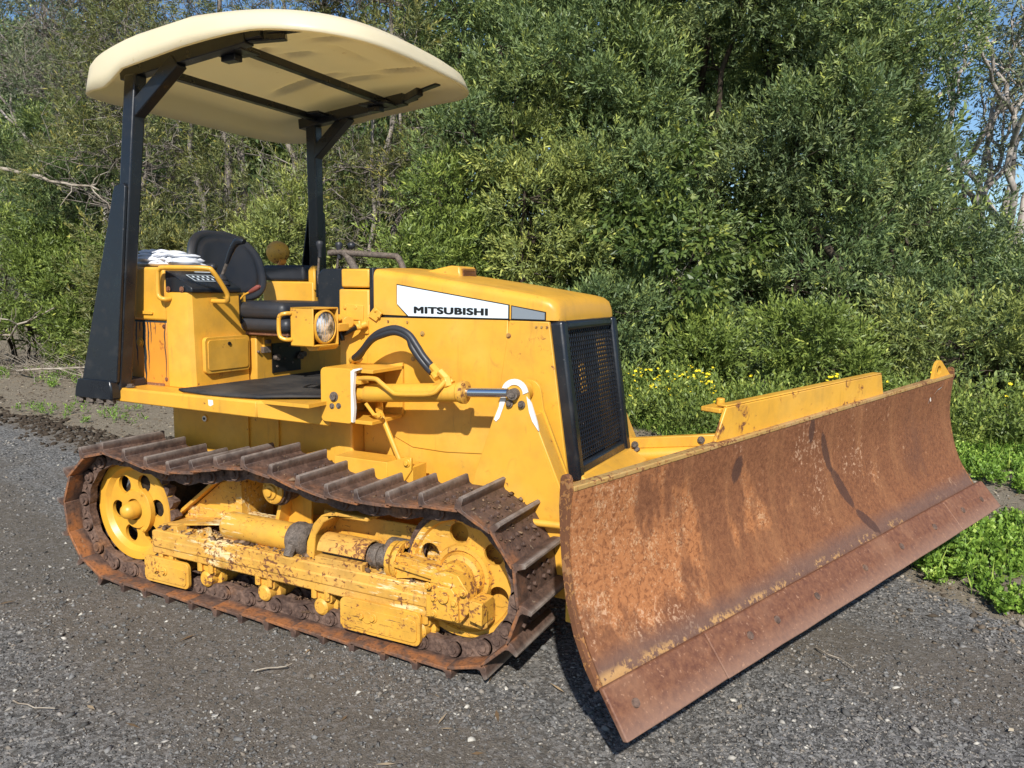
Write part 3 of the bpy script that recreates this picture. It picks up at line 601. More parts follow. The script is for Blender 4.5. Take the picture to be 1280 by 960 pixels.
# yellow flowers
def flowers():
    r = np.random.default_rng(77); n = 1500; x = r.uniform(-.6, 5.6, n); y = 3.6 + (x > 2.2) * .45 + np.abs(r.normal(0, .5, n)); k = (vnoise(x * 2.2, y * 1.6, 61) > .0) & (y < 4.6 + (x > 2.2) * .5); x, y = x[k], y[k]
    z = ground_z(x, y) + r.uniform(.20, .50, len(x)); n = len(x); C = np.stack([x, y, z], -1); a = np.arange(7) * 2 * math.pi / 7
    nv = unit(np.stack([r.normal(.1, .3, n), r.normal(-.5, .3, n), np.ones(n)], -1)); h = unit(np.cross(nv, [1., .1, 0])); g = np.cross(nv, h); rad = r.uniform(.012, .020, n)
    d = h[:, None] * np.cos(a)[None, :, None] + g[:, None] * np.sin(a)[None, :, None]
    co, q = leaf_quads(np.repeat(C, 7, 0), unit((d + nv[:, None] * .25).reshape(-1, 3)), np.repeat(rad, 7), np.repeat(rad * .75, 7), np.repeat(nv, 7, 0))
    g_ = NG('yellow_petals'); m_ = g_.done((.85, .66, .02), .6); o = np_mesh('yellow_flowers', co, q, m_, None)
    tag(o, 'small yellow daisy flowers scattered along the foot of the hedge', 'flowers', kind='stuff')
    s = [(*(c - np.array([0, 0, .0])), *(c - np.array([r.normal(0, .02), r.normal(0, .02), .25])), .0014, .002) for c in C]
    tag(tubes('flower_stems', s, LF['weed'], None, 3), 'thin green stems under the yellow flowers', 'stems', kind='stuff')
flowers()
# single weeds at the gravel edge
def weed(label, x, y, h, seed):
    r = np.random.default_rng(seed); t = thing('seedling_weed', label, 'weed', (x, y, float(ground_z(x, y))), 'single weeds on the gravel edge')
    s, pts = wiggle((0, 0, 0), (r.normal(0, .02), r.normal(0, .02), h), .003, .0015, 4, .03, r); tubes('stem', s, LF['weed'], t, 4)
    n = 16; k = r.integers(0, 5, n); P = np.array(pts)[k]; a = r.uniform(0, 6.28, n); D = unit(np.stack([np.cos(a), np.sin(a), r.uniform(.1, .8, n)], -1))
    co, q = leaf_quads(P, D, r.uniform(.03, .06, n), np.full(n, .009), np.tile([[0, 0, 1.]], (n, 1))); np_mesh('leaves', co, q, LF['weed'], t, tint=r.random(n) * .5 + .4)
weed('seedling with narrow leaves, nearest the cutting edge of the blade', 2.93, 1.03, .12, 1)
weed('seedling standing alone on the gravel, middle one of the three', 3.10, .92, .11, 2)
weed('small seedling furthest right on the gravel edge', 3.36, .85, .07, 3)
# leaf litter and straws
def litter():
    r = np.random.default_rng(21); n = 2600; xa = r.uniform(-8, 1, n); ya = edge_y(xa) + .15 + r.random(n) ** 1.3 * 2.6; xb = r.uniform(2.6, 5, 900); yb = edge_y(xb) + .8 + r.random(900) * 1.6
    xc, yc = scatter(70, 1.5, 6); x = np.concatenate([xa, xb, xc]); y = np.concatenate([ya, yb, yc]); n = len(x)
    P = np.stack([x, y, ground_z(x, y) + .008], -1); a = r.uniform(0, 6.28, n); D = unit(np.stack([np.cos(a), np.sin(a), r.normal(0, .12, n)], -1))
    co, q = leaf_quads(P, D, r.uniform(.02, .07, n), r.uniform(.004, .014, n), unit(np.stack([r.normal(0, .3, n), r.normal(0, .3, n), np.ones(n)], -1)))
    g = NG('dry_leaf'); t = g.node('ShaderNodeAttribute', attribute_name='tint').outputs['Fac']; m_ = g.done(g.ramp(t, (0, (.10, .06, .03)), (.5, (.26, .18, .10)), (1, (.48, .40, .28))), .8, 0, .2)
    tag(np_mesh('leaf_litter', co, q, m_, None, tint=r.random(n)), 'dry leaves and bits of straw scattered on the soil', 'leaf litter', kind='stuff')
litter()
for i, (label, p, q) in enumerate((('pale bent straw on the gravel below the middle of the blade', (2.58, .03), (2.70, -.08)), ('short dry twig on the gravel in front of the tracks', (1.02, -.98), (1.10, -.90)), ('thin dry twig near the bottom left of the photo', (.52, -1.42), (.68, -1.40)))):
    z = float(ground_z(*p)) + .012; s, _ = wiggle((*p, z), (*q, z + .008), .0028, .0016, 5, .03, np.random.default_rng(60 + i)); tag(tubes('dry_twig', s, BK['dead'], None, 5), label, 'twig', 'dry twigs on the gravel')
# ------------------------------------------------------------------ the bulldozer
# x forward, -y towards the viewer's side, z up; sprocket axle at x=0, idler axle at x=1.55
DZ = thing('bulldozer', 'yellow crawler bulldozer with cream canopy, rusty tracks and wide rusted front blade', 'bulldozer')
ZA = .306; XI = 1.55
def track_path():
    pts = [Vector((x, 0, .048)) for x in np.linspace(0, XI, 16)]
    pts += [Vector((XI + .258 * math.cos(R(a)), 0, ZA + .258 * math.sin(R(a)))) for a in range(-80, 91, 10)]
    top = [Vector((x, 0, z)) for x, z in ((XI, ZA + .258), (1.42, .545), (1.20, .530), (1.02, .540), (.86, .572), (.73, .586), (.60, .570), (.42, .532), (.28, .526), (.13, .546), (0, ZA + .256))]
    pts += spline(top, 6)[1:]
    pts += [Vector((.258 * math.cos(R(a)), 0, ZA + .258 * math.sin(R(a)))) for a in range(100, 270, 10)]
    return pts + [pts[0]]
TP = track_path(); cum = [0]
for a, b in zip(TP, TP[1:]): cum.append(cum[-1] + (b - a).length)
LOOP = cum[-1]; NS = 38; PITCH = LOOP / NS
def at_s(s):
    s %= LOOP
    i = max(k for k in range(len(cum)) if cum[k] <= s and k < len(TP) - 1)
    t = (s - cum[i]) / (cum[i + 1] - cum[i]); return TP[i].lerp(TP[i + 1], t)
def shoe_mesh():
    p = PITCH; m = MB()
    prof = [(-.006, .000), (.012, .0), (p * .55, -.004), (p + .004, -.006), (p + .006, .004), (p * .6, .007), (.022, .011), (.013, .018), (.008, .046), (.000, .048), (-.006, .044), (-.010, .014)]
    m.prism([(x, z) for x, z in prof], -.72, -.43)
    for y in (-.645, -.605, -.535, -.495):
        for x in (.052, .088): m.cyl((x, y, .004), (x, y, .016), .0085, .008, 6)
    return m
def link_mesh():
    p = PITCH; m = MB()
    for y0, y1 in ((-.650, -.618), (-.538, -.510)):
        out = circ(p * .16, -.030, .030, 10, 90, 270) + [(p * .38, -.056), (p * .62, -.050), (p * .8, -.056)] + circ(p * 1.06, -.031, .027, 10, -90, 90) + [(p * .6, -.003)]
        m.prism(out, y0, y1)
        m.cyl((p * .16, y0 - .010, -.030), (p * .16, y1, -.030), .024, .026, n=14); m.cyl((p * .16, y0 - .016, -.030), (p * .16, y0, -.030), .013, n=10)
        m.cyl((p * .62, y0 - .006, -.022), (p * .62, y0, -.022), .012, n=6)
        m.cyl((p * 1.06, y0 - .004, -.028), (p * 1.06, y1, -.028), .019, n=14)
    m.cyl((p * .16, -.64, -.026), (p * .16, -.51, -.026), .017, n=14)
    return m
shoe_me = None; 
def make_track(side):
    global shoe_me
    chain = MB(); lm = link_mesh(); shoes = []
    for i in range(NS):
        s0 = .075 + i * PITCH; a = at_s(s0); b = at_s(s0 + PITCH)
        # travel direction reversed so that each grouser sits on the rear edge of its shoe along the top run
        a, b = b, a
        d = (b - a).normalized(); o = Vector((d.z, 0, -d.x)) * -1
        c = (a + b) / 2; cen = Vector((min(max(c.x, 0), XI), 0, ZA))
        if o.dot(c - cen) < 0: o = -o
        y = Vector((0, 1, 0)); mt = Matrix((d, y, o)).transposed().to_4x4(); mt.translation = a
        if mt.determinant() < 0: pass
        chain.add([mt @ Vector(v) for v in lm.v], lm.f); shoes.append(mt)
    if side > 0: chain.mirror()
    ch = chain.build('track_chain', TRK, DZ, ang=40)
    if shoe_me is None:
        first = shoe_mesh().build('track_shoe', SHO, ch, bevel=.0025, ang=40, seg=1); shoe_me = first
    for i, mt in enumerate(shoes):
        o = shoe_me if (i == 0 and side < 0) else shoe_me.copy()
        if o is not shoe_me: COL.objects.link(o)
        o.parent = ch
        if side > 0: mt = Matrix.Translation((0, 1.15, 0)) @ mt
        jig = Matrix.Rotation(random.uniform(-.012, .012), 4, 'Y')
        o.matrix_basis = mt @ jig
    return ch
random.seed(4)
def split_loose(o):
    """one object per separate piece"""
    me = o.data; n = len(me.vertices); par = list(range(n))
    def f(a):
        while par[a] != a: par[a] = par[par[a]]; a = par[a]
        return a
    for e in me.edges: par[f(e.vertices[0])] = f(e.vertices[1])
    V = [v.co.copy() for v in me.vertices]; groups = {}
    for p in me.polygons: groups.setdefault(f(p.vertices[0]), []).append(p)
    boxes = []
    for g, ps in groups.items():
        vi = {v for p in ps for v in p.vertices}; lo = [min(V[i][k] for i in vi) - .002 for k in range(3)]; hi = [max(V[i][k] for i in vi) + .002 for k in range(3)]; boxes.append([lo, hi, list(ps)])
    done = False
    while not done:
        done = True
        for i in range(len(boxes)):
            for j in range(i + 1, len(boxes)):
                a, b = boxes[i], boxes[j]
                if all(a[0][k] <= b[1][k] and b[0][k] <= a[1][k] for k in range(3)):
                    a[0] = [min(a[0][k], b[0][k]) for k in range(3)]; a[1] = [max(a[1][k], b[1][k]) for k in range(3)]; a[2] += b[2]; boxes.pop(j); done = False; break
            if not done: break
    if len(boxes) < 2: return
    name = o.name.split('.')[0]
    for lo, hi, ps in boxes:
        mp = {}; vs = []; fs = []
        for p in ps:
            f2 = []
            for v in p.vertices:
                if v not in mp: mp[v] = len(vs); vs.append(V[v])
                f2.append(mp[v])
            fs.append(f2)
        q = MB(); q.v = [tuple(v) for v in vs]; q.f = fs; k = q.build(name, me.materials[0], o.parent); k.matrix_basis = o.matrix_basis.copy(); k.matrix_parent_inverse = o.matrix_parent_inverse.copy()
        for md in o.modifiers:
            if md.type == 'BEVEL': w = k.modifiers.new('bevel', 'BEVEL'); w.width = md.width; w.segments = md.segments; w.limit_method = 'ANGLE'; w.angle_limit = md.angle_limit
    bpy.data.objects.remove(o)
make_track(-1); make_track(1)

def mud():
    r = np.random.default_rng(8); X = []; Y = []; Z = []; S = []
    for i in range(900):                                   # packed against the grousers along the upper run
        s0 = r.uniform(0, LOOP); p = at_s(s0)
        if p.z < .45: continue
        X.append(p.x); Y.append(r.uniform(-.71, -.44)); Z.append(p.z + .008); S.append(r.lognormal(math.log(.0045), .5))
    for i in range(1500):                                  # on the ledges of the track frame and round the links
        x = r.uniform(.2, 1.5); k = r.random()
        X.append(x); Y.append(r.uniform(-.655, -.53)); Z.append(.277 if k < .5 else .082); S.append(r.lognormal(math.log(.0055), .55))
    S = np.clip(S, .002, .016); o = stones('dried_mud', np.array(X), np.array(Y), np.array(S), r.random(len(X)) * .3, .7, np.array(Z))
    g = NG('dried_mud'); t = g.node('ShaderNodeAttribute', attribute_name='tint').outputs['Fac']; mm = g.done(g.ramp(t, (0, (.06, .035, .022)), (.18, (.15, .095, .06)), (.3, (.24, .16, .10))), .95, 0, .1)
    o.data.materials.clear(); o.data.materials.append(mm); o.parent = DZ; tag(o, kind='stuff')
mud()
def undercarriage(sd):
    """sd=-1 near side, 1 far side"""
    S = sd
    def B(m, name, mat, parent, **k):
        if S > 0: m.mirror()
        return m.build(name, mat, parent, **k)
    # drive sprocket
    m = MB(); N = 25
    teeth = []
    for i in range(N * 6):
        t = 2 * math.pi * i / (N * 6); teeth.append(((.222 + .014 * math.cos(t * N)) * math.cos(t), ZA + (.222 + .014 * math.cos(t * N)) * math.sin(t)))
    m.prism(teeth, -.592, -.556, holes=[circ(0, ZA, .19, 48)])
    ring = B(m, 'sprocket', TRK, DZ, ang=50)
    m = MB(); hs = [circ(.118 * math.cos(R(8 + 60 * k)), ZA + .118 * math.sin(R(8 + 60 * k)), .037, 20) for k in range(6)]
    m.prism(circ(0, ZA, .168, 64), -.576, -.562, holes=hs)
    m.lathe([(.160, -.576), (.176, -.594), (.207, -.598), (.209, -.590), (.209, -.566), (.165, -.562)], (0, 0, ZA), 64)
    B(m, 'sprocket_disc', P0, ring, ang=30)
    m = MB(); m.lathe([(.0, -.650), (.014, -.648), (.026, -.640), (.034, -.625), (.037, -.605), (.037, -.575)], (0, 0, ZA), 32)
    m.lathe([(.045, -.592), (.078, -.590), (.084, -.580), (.084, -.570)], (0, 0, ZA), 40)
    B(m, 'hub_cap', P0, ring, ang=45)
    m = MB(); m.prism(circ(0, ZA, .105, 18, -62, 62) + circ(0, ZA, .084, 18, 62, -62), -.600, -.577)
    for a in (-52, 52): bolt(m, (.094 * math.cos(R(a)), -.600, ZA + .094 * math.sin(R(a))), (0, -1, 0), .007, .006)
    B(m, 'wear_segment', P0, ring, bevel=.003)
    m = MB(); m.cyl((.02, -.555, ZA), (.02, -.34, ZA), .135, .15, 40); B(m, 'final_drive_case', GRIME, DZ, bevel=.01)
    # front idler
    m = MB(); m.lathe([(.17, -.56), (.205, -.596), (.212, -.590), (.212, -.585), (.228, -.582), (.228, -.560), (.205, -.556), (.205, -.50), (.17, -.50)], (XI, 0, ZA), 64)
    idl = B(m, 'idler_wheel', TRK, DZ, ang=30)
    m = MB(); hs = [circ(XI + .138 * math.cos(R(38 + 60 * k)), ZA + .138 * math.sin(R(38 + 60 * k)), .035, 20) for k in range(6)]
    m.prism(circ(XI, ZA, .184, 64), -.590, -.578, holes=hs)
    m.lathe([(.178, -.588), (.186, -.602), (.203, -.604), (.206, -.596), (.206, -.58)], (XI, 0, ZA), 64)
    m.lathe([(.105, -.589), (.100, -.606), (.086, -.608), (.080, -.60), (.074, -.618), (.060, -.625), (.058, -.66), (.0, -.662)], (XI, 0, ZA), 48)
    B(m, 'idler_disc', P1, idl, ang=30)
    m = MB(); m.prism(circ(XI, ZA, .183, 40), -.53, -.52); B(m, 'idler_inner_disc', P1, idl)
    # track frame
    m = MB()
    m.prism([(.19, .178), (.19, .268), (.215, .276), (1.55, .276), (1.66, .258), (1.675, .235), (1.675, .178), (1.655, .170)], -.668, -.652)
    m.box(.20, 1.60, -.652, -.500, .262, .275); m.box(.20, 1.60, -.652, -.56, .178, .190); m.box(1.64, 1.672, -.652, -.60, .18, .255)
    m.box(.22, 1.50, -.52, -.46, .20, .34)
    m.box(.20, 1.52, -.672, -.660, .205, .243)   # scraped outer rib
    fr = B(m, 'track_frame', P2, DZ, bevel=.006)
    m = MB(); m.prism([(.11, .225), (.405, .452), (.535, .492), (.535, .44), (.52, .36), (.33, .278), (.16, .262)], -.512, -.498)
    m.box(.50, .53, -.53, -.36, .30, .50); m.prism([(.12, .24), (.40, .455), (.40, .47), (.11, .25)], -.54, -.49)
    B(m, 'brace_plate', P1, fr, bevel=.003)
    m = MB(); m.prism([(.205, .275), (.56, .33), (.56, .335), (.205, .285)], -.62, -.50)
    for x in (.22, .27, .36, .46): bolt(m, (x, -.63, .276), (0, 0, 1), .012, .012)
    for x in (.30, .42): m.prism([(x, .27), (x + .03, .27), (x + .02, .30), (x + .004, .30)], -.66, -.60)
    B(m, 'frame_cap', P2, fr, bevel=.003)
    # recoil spring housing, clamps, rod
    m = MB(); m.lathe([(.0, .50), (.030, .503), (.046, .515), (.052, .53), (.052, .84)], (0, -.585, .318), 28, 'x')
    B(m, 'recoil_housing', P1, fr, ang=40)
    m = MB(); m.lathe([(.03, .835), (.055, .84), (.060, .85), (.062, .87), (.058, .885), (.060, .905), (.05, .915), (.03, .92)], (0, -.585, .318), 22, 'x')
    m.cyl((.875, -.66, .275), (.875, -.64, .31), .018, .02, 8); B(m, 'clamp_ring', DSTEEL, fr)
    m = MB(); m.prism([(.93, .27), (.935, .33), (.965, .40), (1.00, .435), (1.05, .455), (1.20, .455), (1.20, .44), (1.06, .438), (1.01, .41), (.975, .36), (.965, .27)], -.63, -.52)
    m.box(.93, 1.33, -.53, -.52, .27, .42); B(m, 'spring_bracket', P1, fr, bevel=.004)
    m = MB(); a = circ(0, 0, .055, 14, 5, 175); m.prism([(-.60 + p, .312 + q) for p, q in a] + [(-.60 + p * .9, .312 + q * .9) for p, q in reversed(a)], 1.00, 1.20, 'x')
    m.box(1.0, 1.2, -.665, -.63, .275, .30)
    B(m, 'spring_cover', P2, fr, bevel=.002)
    m = MB(); m.cyl((1.0, -.60, .318), (1.30, -.60, .318), .034, n=18); m.cyl((1.205, -.60, .318), (1.235, -.60, .318), .042, n=18); m.cyl((1.25, -.57, .33), (1.33, -.57, .33), .05, n=20)
    B(m, 'recoil_rod', DSTEEL, fr, bevel=.004)
    m = MB(); m.prism(circ(-.60, .318, .062, 20), 1.285, 1.302, 'x'); m.prism(circ(-.60, .318, .066, 20), 1.312, 1.33, 'x')
    for a in range(20, 380, 60): bolt(m, (1.33, -.60 + .052 * math.cos(R(a)), .318 + .052 * math.sin(R(a))), (1, 0, 0), .008, .01)
    m.prism([(1.33, .275), (1.33, .35), (1.40, .348), (1.52, .325), (1.60, .322), (1.60, .285), (1.50, .285), (1.40, .29)], -.655, -.60)
    m.prism([(1.33, .318), (1.50, .300), (1.50, .312), (1.33, .335)], -.668, -.655)
    B(m, 'idler_yoke', P1, fr, bevel=.008)
    m = MB(); m.prism([(1.475, .195), (1.475, .265), (1.50, .335), (1.545, .352), (1.59, .345), (1.625, .30), (1.63, .235), (1.60, .195)], -.700, -.64)
    m.prism([(1.50, .20), (1.50, .28), (1.525, .305), (1.575, .305), (1.595, .28), (1.60, .20)], -.712, -.69)
    m.cyl((1.548, -.722, .275), (1.548, -.70, .275), .020, .018, 14)
    for x, z in ((1.512, .215), (1.588, .215), (1.512, .265), (1.585, .262), (1.615, .30), (1.49, .30)): bolt(m, (x, -.712, z), (0, -1, 0), .0085, .010)
    m.prism([(1.63, .21), (1.675, .20), (1.675, .27), (1.63, .275)], -.70, -.62)
    B(m, 'idler_bearing_block', P1, fr, bevel=.006)
    for x0, x1, z0, z1 in ((.160, .400, .068, .150), (1.120, 1.440, .072, .165)):
        m = MB(); m.prism(rrect(x0, x1, z0, z1 + .02, .022), -.682, -.668); m.prism(rrect(x0 + .012, x1 - .012, z0 + .012, z1 - .005, .015), -.686, -.682)
        xs = (.23, .275) if x0 < .5 else (1.215, 1.26)
        for x in xs: bolt(m, (x, -.686, z1 - .028), (0, -1, 0), .011, .012)
        if x0 > 1: m.prism(circ(1.236, z1 - .03, .022, 14), -.690, -.685)
        B(m, 'guard_plate', P1, fr, bevel=.003)
    for x in (.26, .47, .76, 1.02, 1.27, 1.42):
        m = MB(); m.lathe([(.0, -.668), (.022, -.667), (.030, -.660), (.032, -.630), (.047, -.626), (.047, -.600), (.040, -.596), (.040, -.50)], (x, 0, .118), 24)
        for dx in (-.028, .028): m.cyl((x + dx, -.660, .148), (x + dx, -.660, .180), .011, .011, 6)
        m.prism(rrect(x - .042, x + .042, .135, .178, .01), -.652, -.628)
        B(m, 'track_roller', P1, DZ, ang=35)
    m = MB(); m.box(.22, 1.5, -.60, -.53, .15, .19); B(m, 'roller_guard', GRIME, fr)
    # carrier roller
    m = MB(); m.cyl((.755, -.595, .482), (.755, -.50, .482), .052, .05, 28); m.cyl((.755, -.575, .482), (.755, -.560, .482), .060, n=28)
    cr_ = B(m, 'carrier_roller', TRK, DZ, bevel=.004)
    m = MB(); m.lathe([(.0, -.628), (.014, -.627), (.015, -.618), (.026, -.616), (.028, -.608), (.042, -.606), (.047, -.602), (.047, -.594)], (.755, 0, .482), 28)
    for a in (30, 150, 270): bolt(m, (.755 + .036 * math.cos(R(a)), -.606, .482 + .036 * math.sin(R(a))), (0, -1, 0), .005, .005)
    B(m, 'roller_cap', P0, cr_)
    m = MB(); m.prism([(.69, .27), (.735, .43), (.79, .46), (.85, .46), (.84, .27)], -.50, -.487); m.prism([(.70, .28), (.745, .43), (.76, .43), (.72, .28)], -.56, -.49)
    B(m, 'roller_bracket', P0, cr_, bevel=.003)
for s_ in (-1, 1): undercarriage(s_)

# hull and belly
m = MB(); m.box(-.03, .93, -.36, .36, .44, .79); m.box(.93, 1.5, -.291, .291, .30, .76); m.prism([(-.02, .44), (1.7, .44), (1.7, .30), (.2, .27), (-.02, .32)], -.33, .33)
m.box(1.50, 1.74, -.27, .27, .36, .60)
hull = m.build('hull', P0, DZ, bevel=.008)
for s_ in (-1, 1):
    m = MB(); m.box(.40, .415, -.37, -.358, .50, .77); m.box(.415, .56, -.372, -.36, .735, .75); m.box(.56, .575, -.37, -.358, .50, .75)
    m.cyl((.165, -.365, .665), (.165, -.352, .665), .016, n=20)
    if s_ > 0: m.mirror()
    m.build('hull_rib', P0, hull, bevel=.002)
m = MB(); m.cyl((.165, -.3665, .665), (.165, -.364, .665), .012, n=20); m.build('white_plug', WPR, hull)
m = MB(); m.cyl((.165, -.3685, .665), (.165, -.366, .665), .0055, n=12); m.build('plug_hole', LET, hull)
for s_ in (-1, 1):
    m = MB(); m.box(.925, 1.16, -.46, -.35, .50, .607)
    m.prism([(1.16, .50), (1.16, .607), (1.24, .635), (1.262, .635), (1.262, .59), (1.20, .50)], -.46, -.448); m.box(1.16, 1.262, -.45, -.36, .50, .60)
    bolt(m, (1.245, -.46, .615), (0, -1, 0), .010, .012)
    if s_ > 0: m.mirror()
    m.build('frame_bracket', P0, hull, bevel=.003)
# side engine panels
for s_ in (-1, 1):
    m = MB(); m.prism([(.955, 1.112), (1.552, 1.118), (1.548, 1.00), (1.485, .64), (1.30, .628), (1.16, .632), (1.09, .66), (1.00, .70), (.955, .72)], -.295, -.280)
    m.box(.83, .965, -.29, -.28, .80, 1.16)
    if s_ > 0: m.mirror()
    sp = m.build('side_panel', P0, DZ, bevel=.003)
    m = MB(); m.prism([(1.556, 1.118), (1.706, 1.118), (1.785, .60), (1.80, .52), (1.47, .52), (1.489, .64)], -.297, -.282)
    if s_ > 0: m.mirror()
    fp = m.build('front_side_panel', P0, DZ, bevel=.003)
    m = MB()
    for x, z in ((1.556, 1.066), (1.505, .685), (1.205, 1.060), (1.165, .965)): bolt(m, (x, -.297, z), (0, -1, 0), .006, .006)
    for x in (1.68, 1.70, 1.66, 1.055, 1.14): m.cyl((x, -.298, 1.100), (x, -.301, 1.100), .004, n=8)
    if s_ > 0: m.mirror()
    m.build('panel_bolt', P1E, sp)
m = MB(); m.box(1.0, 1.66, -.275, .275, .60, 1.11); m.build('engine_block', GRIME, DZ)
# bonnet
m = MB()
def hood_sec(x, zt, zb, yw, n=6):
    r = .030; pts = [(-yw, zb), (-yw, zt - r)]
    pts += [(-yw + r + .0 - r * math.cos(R(a)), zt - r + r * math.sin(R(a))) for a in range(15, 91, 15)]
    pts += [(-yw * .5, zt + .006), (0, zt + .009)]
    full = pts + [(-y, z) for y, z in reversed(pts[:-1])]
    return [(x, y, z) for y, z in full]
secs = [hood_sec(.985, 1.294, 1.124, .290), hood_sec(1.20, 1.269, 1.122, .291), hood_sec(1.45, 1.236, 1.122, .292), hood_sec(1.665, 1.204, 1.122, .292), hood_sec(1.700, 1.196, 1.122, .290), hood_sec(1.722, 1.182, 1.122, .284), hood_sec(1.733, 1.160, 1.122, .276), hood_sec(1.737, 1.122, 1.115, .272)]
n_s = len(secs[0]); vs = [v for s in secs for v in s]; fs = [(i * n_s + j, i * n_s + j + 1, (i + 1) * n_s + j + 1, (i + 1) * n_s + j) for i in range(len(secs) - 1) for j in range(n_s - 1)]
fs += [tuple(range(n_s)), tuple(reversed(range((len(secs) - 1) * n_s, len(secs) * n_s)))]; fs += [(i * n_s, (i + 1) * n_s, (i + 1) * n_s + n_s - 1, i * n_s + n_s - 1) for i in range(len(secs) - 1)]
m.add(vs, fs); hood = m.build('engine_hood', P0, DZ, ang=32)
m = MB(); m.box(.985, 1.70, -.284, .284, 1.108, 1.1225); m.build('hood_seal', BLK, hood)
m = MB(); m.prism([(1.045, 1.283), (1.19, 1.312), (1.232, 1.308), (1.240, 1.255), (1.06, 1.27)], -.075, .055)
ai = m.build('air_intake', P0, hood, bevel=.008)
m = MB()
for i in range(7): m.box(1.236, 1.2425, -.060, .040, 1.262 + i * .006, 1.265 + i * .006)
m.build('intake_grille', EDG, ai)
m = MB(); m.box(.965, .985, -.292, .292, 1.115, 1.298); m.build('cowl_seal', BLK, DZ, bevel=.004)
for s_ in (-1, 1):
    m = MB(); 
    def W(m):
        if s_ > 0: m.mirror()
        return m
    W(m.prism([(1.092, 1.166), (1.092, 1.238), (1.556, 1.1725), (1.556, 1.122), (1.143, 1.119)], -.2965, -.2925)).build('decal_border', LET, hood, smooth=False)
    m = MB(); W(m.prism([(1.0955, 1.165), (1.0955, 1.234), (1.5525, 1.1695), (1.5525, 1.125), (1.145, 1.122)], -.2985, -.296)).build('name_plate', WHT, hood, smooth=False)
    m = MB(); W(m.prism([(1.563, 1.122), (1.563, 1.1705), (1.693, 1.151), (1.693, 1.122)], -.2965, -.2925)).build('decal_border', LET, hood, smooth=False)
    m = MB(); W(m.prism([(1.567, 1.125), (1.567, 1.167), (1.690, 1.148), (1.690, 1.125)], -.2985, -.296)).build('grey_plate', GRY, hood, smooth=False)
    m = MB(); W(m.prism([(.967, 1.118), (.998, 1.152), (1.030, 1.128), (1.004, 1.098)], -.305, -.295))
    for x, z in ((1.003, 1.138), (1.017, 1.117)): bolt(m, (x, -.305 if s_ < 0 else .305, z), (0, s_, 0), .005, .005)
    m.build('hood_hinge', P0, hood, bevel=.002)
def lettering(s_):
    c = bpy.data.curves.new('lettering', 'FONT'); c.body = 'MITSUBISHI'; c.size = .036; c.extrude = .0004; c.space_character = 1.08; c.align_x = 'CENTER'
    t = bpy.data.objects.new('lettering', c); COL.objects.link(t); bpy.context.view_layer.update()
    me = bpy.data.meshes.new_from_object(t.evaluated_get(bpy.context.evaluated_depsgraph_get())); bpy.data.objects.remove(t)
    w = max(v.co.x for v in me.vertices) - min(v.co.x for v in me.vertices); h = max(v.co.y for v in me.vertices) - min(v.co.y for v in me.vertices)
    me.transform(Matrix.Diagonal((.300 / w, .0228 / h, 1, 1)))
    base = MB(); vs = [v.co.copy() for v in me.vertices]; fs = [tuple(p.vertices) for p in me.polygons]
    for k, (dx, dy) in enumerate(((-.0032, .0007), (-.0022, -.0010), (-.0010, .0012), (0, -.0012), (.0010, .0012), (.0022, -.0010), (.0032, .0007), (0, .0004))): base.add([(v.x + dx, v.y + dy, v.z + k * .00008) for v in vs], fs)
    o = base.build('lettering', LET, hood, smooth=False)
    o.matrix_basis = Matrix.Translation((1.322, s_ * .2993, 1.1340)) @ Matrix.Rotation(0 if s_ < 0 else math.pi, 4, 'Z') @ Matrix.Rotation(R(90), 4, 'X')
for s_ in (-1, 1): lettering(s_)
# radiator guard
ux = Vector((1.781 - 1.706, 0, .603 - 1.112)); gl = ux.length; ux = ux / gl; gn = Vector((-ux.z, 0, ux.x))   # down the guard, and forward out of it
def G(y, s, n): return Vector((1.706, 0, 1.112)) + ux * s + gn * n + Vector((0, y, 0))
def gbox(m, y0, y1, s0, s1, n0, n1):
    vs = [G(y, s, n) for y in (y0, y1) for s in (s0, s1) for n in (n0, n1)]
    m.add(vs, [(0, 1, 3, 2), (4, 6, 7, 5), (0, 4, 5, 1), (2, 3, 7, 6), (0, 2, 6, 4), (1, 5, 7, 3)])
m = MB(); gbox(m, -.285, -.235, -.005, gl + .03, -.02, .045); gbox(m, .235, .285, -.005, gl + .03, -.02, .045); gbox(m, -.235, .235, -.005, .030, .0, .042); gbox(m, -.235, .235, gl - .025, gl + .02, .0, .038)
rg = m.build('radiator_guard', BLK, DZ, bevel=.012, seg=3)
m = MB(); ch_, cw = .0158, .0205; rows = int((gl - .06) / ch_); cols = int(.47 / cw)
for i in range(rows + 1):
    for j in range(cols + 1):
        y = -.235 + cw * (j + (.5 if i % 2 else 0)); s = .032 + ch_ * i
        if y > .24: continue
        o_ = [(y + cw * .5 * a, s + ch_ * b) for a, b in ((0, -.667), (1, -.333), (1, .333), (0, .667), (-1, .333), (-1, -.333))]
        n_in = [(y + cw * .5 * a * .87, s + ch_ * b * .84) for a, b in ((0, -.667), (1, -.333), (1, .333), (0, .667), (-1, .333), (-1, -.333))]
        vs = [G(p, q, .024) for p, q in o_] + [G(p, q, .027) for p, q in n_in]
        m.add(vs, [(k, (k + 1) % 6, 6 + (k + 1) % 6, 6 + k) for k in range(6)])
gm = m.build('grille_mesh', BLK, rg, smooth=False)
sd_ = gm.modifiers.new('solid', 'SOLIDIFY'); sd_.thickness = .003
m = MB(); gbox(m, -.235, .07, .03, gl - .03, -.045, -.03); m.build('shaded_core', LET, rg)  # near side black: the guard frame's shade is put into the colour
m = MB(); gbox(m, .07, .235, .05, gl - .02, -.006, .002); gbox(m, -.06, -.02, .15, .26, -.010, .002)
m.build('fan_shroud', P0, rg)
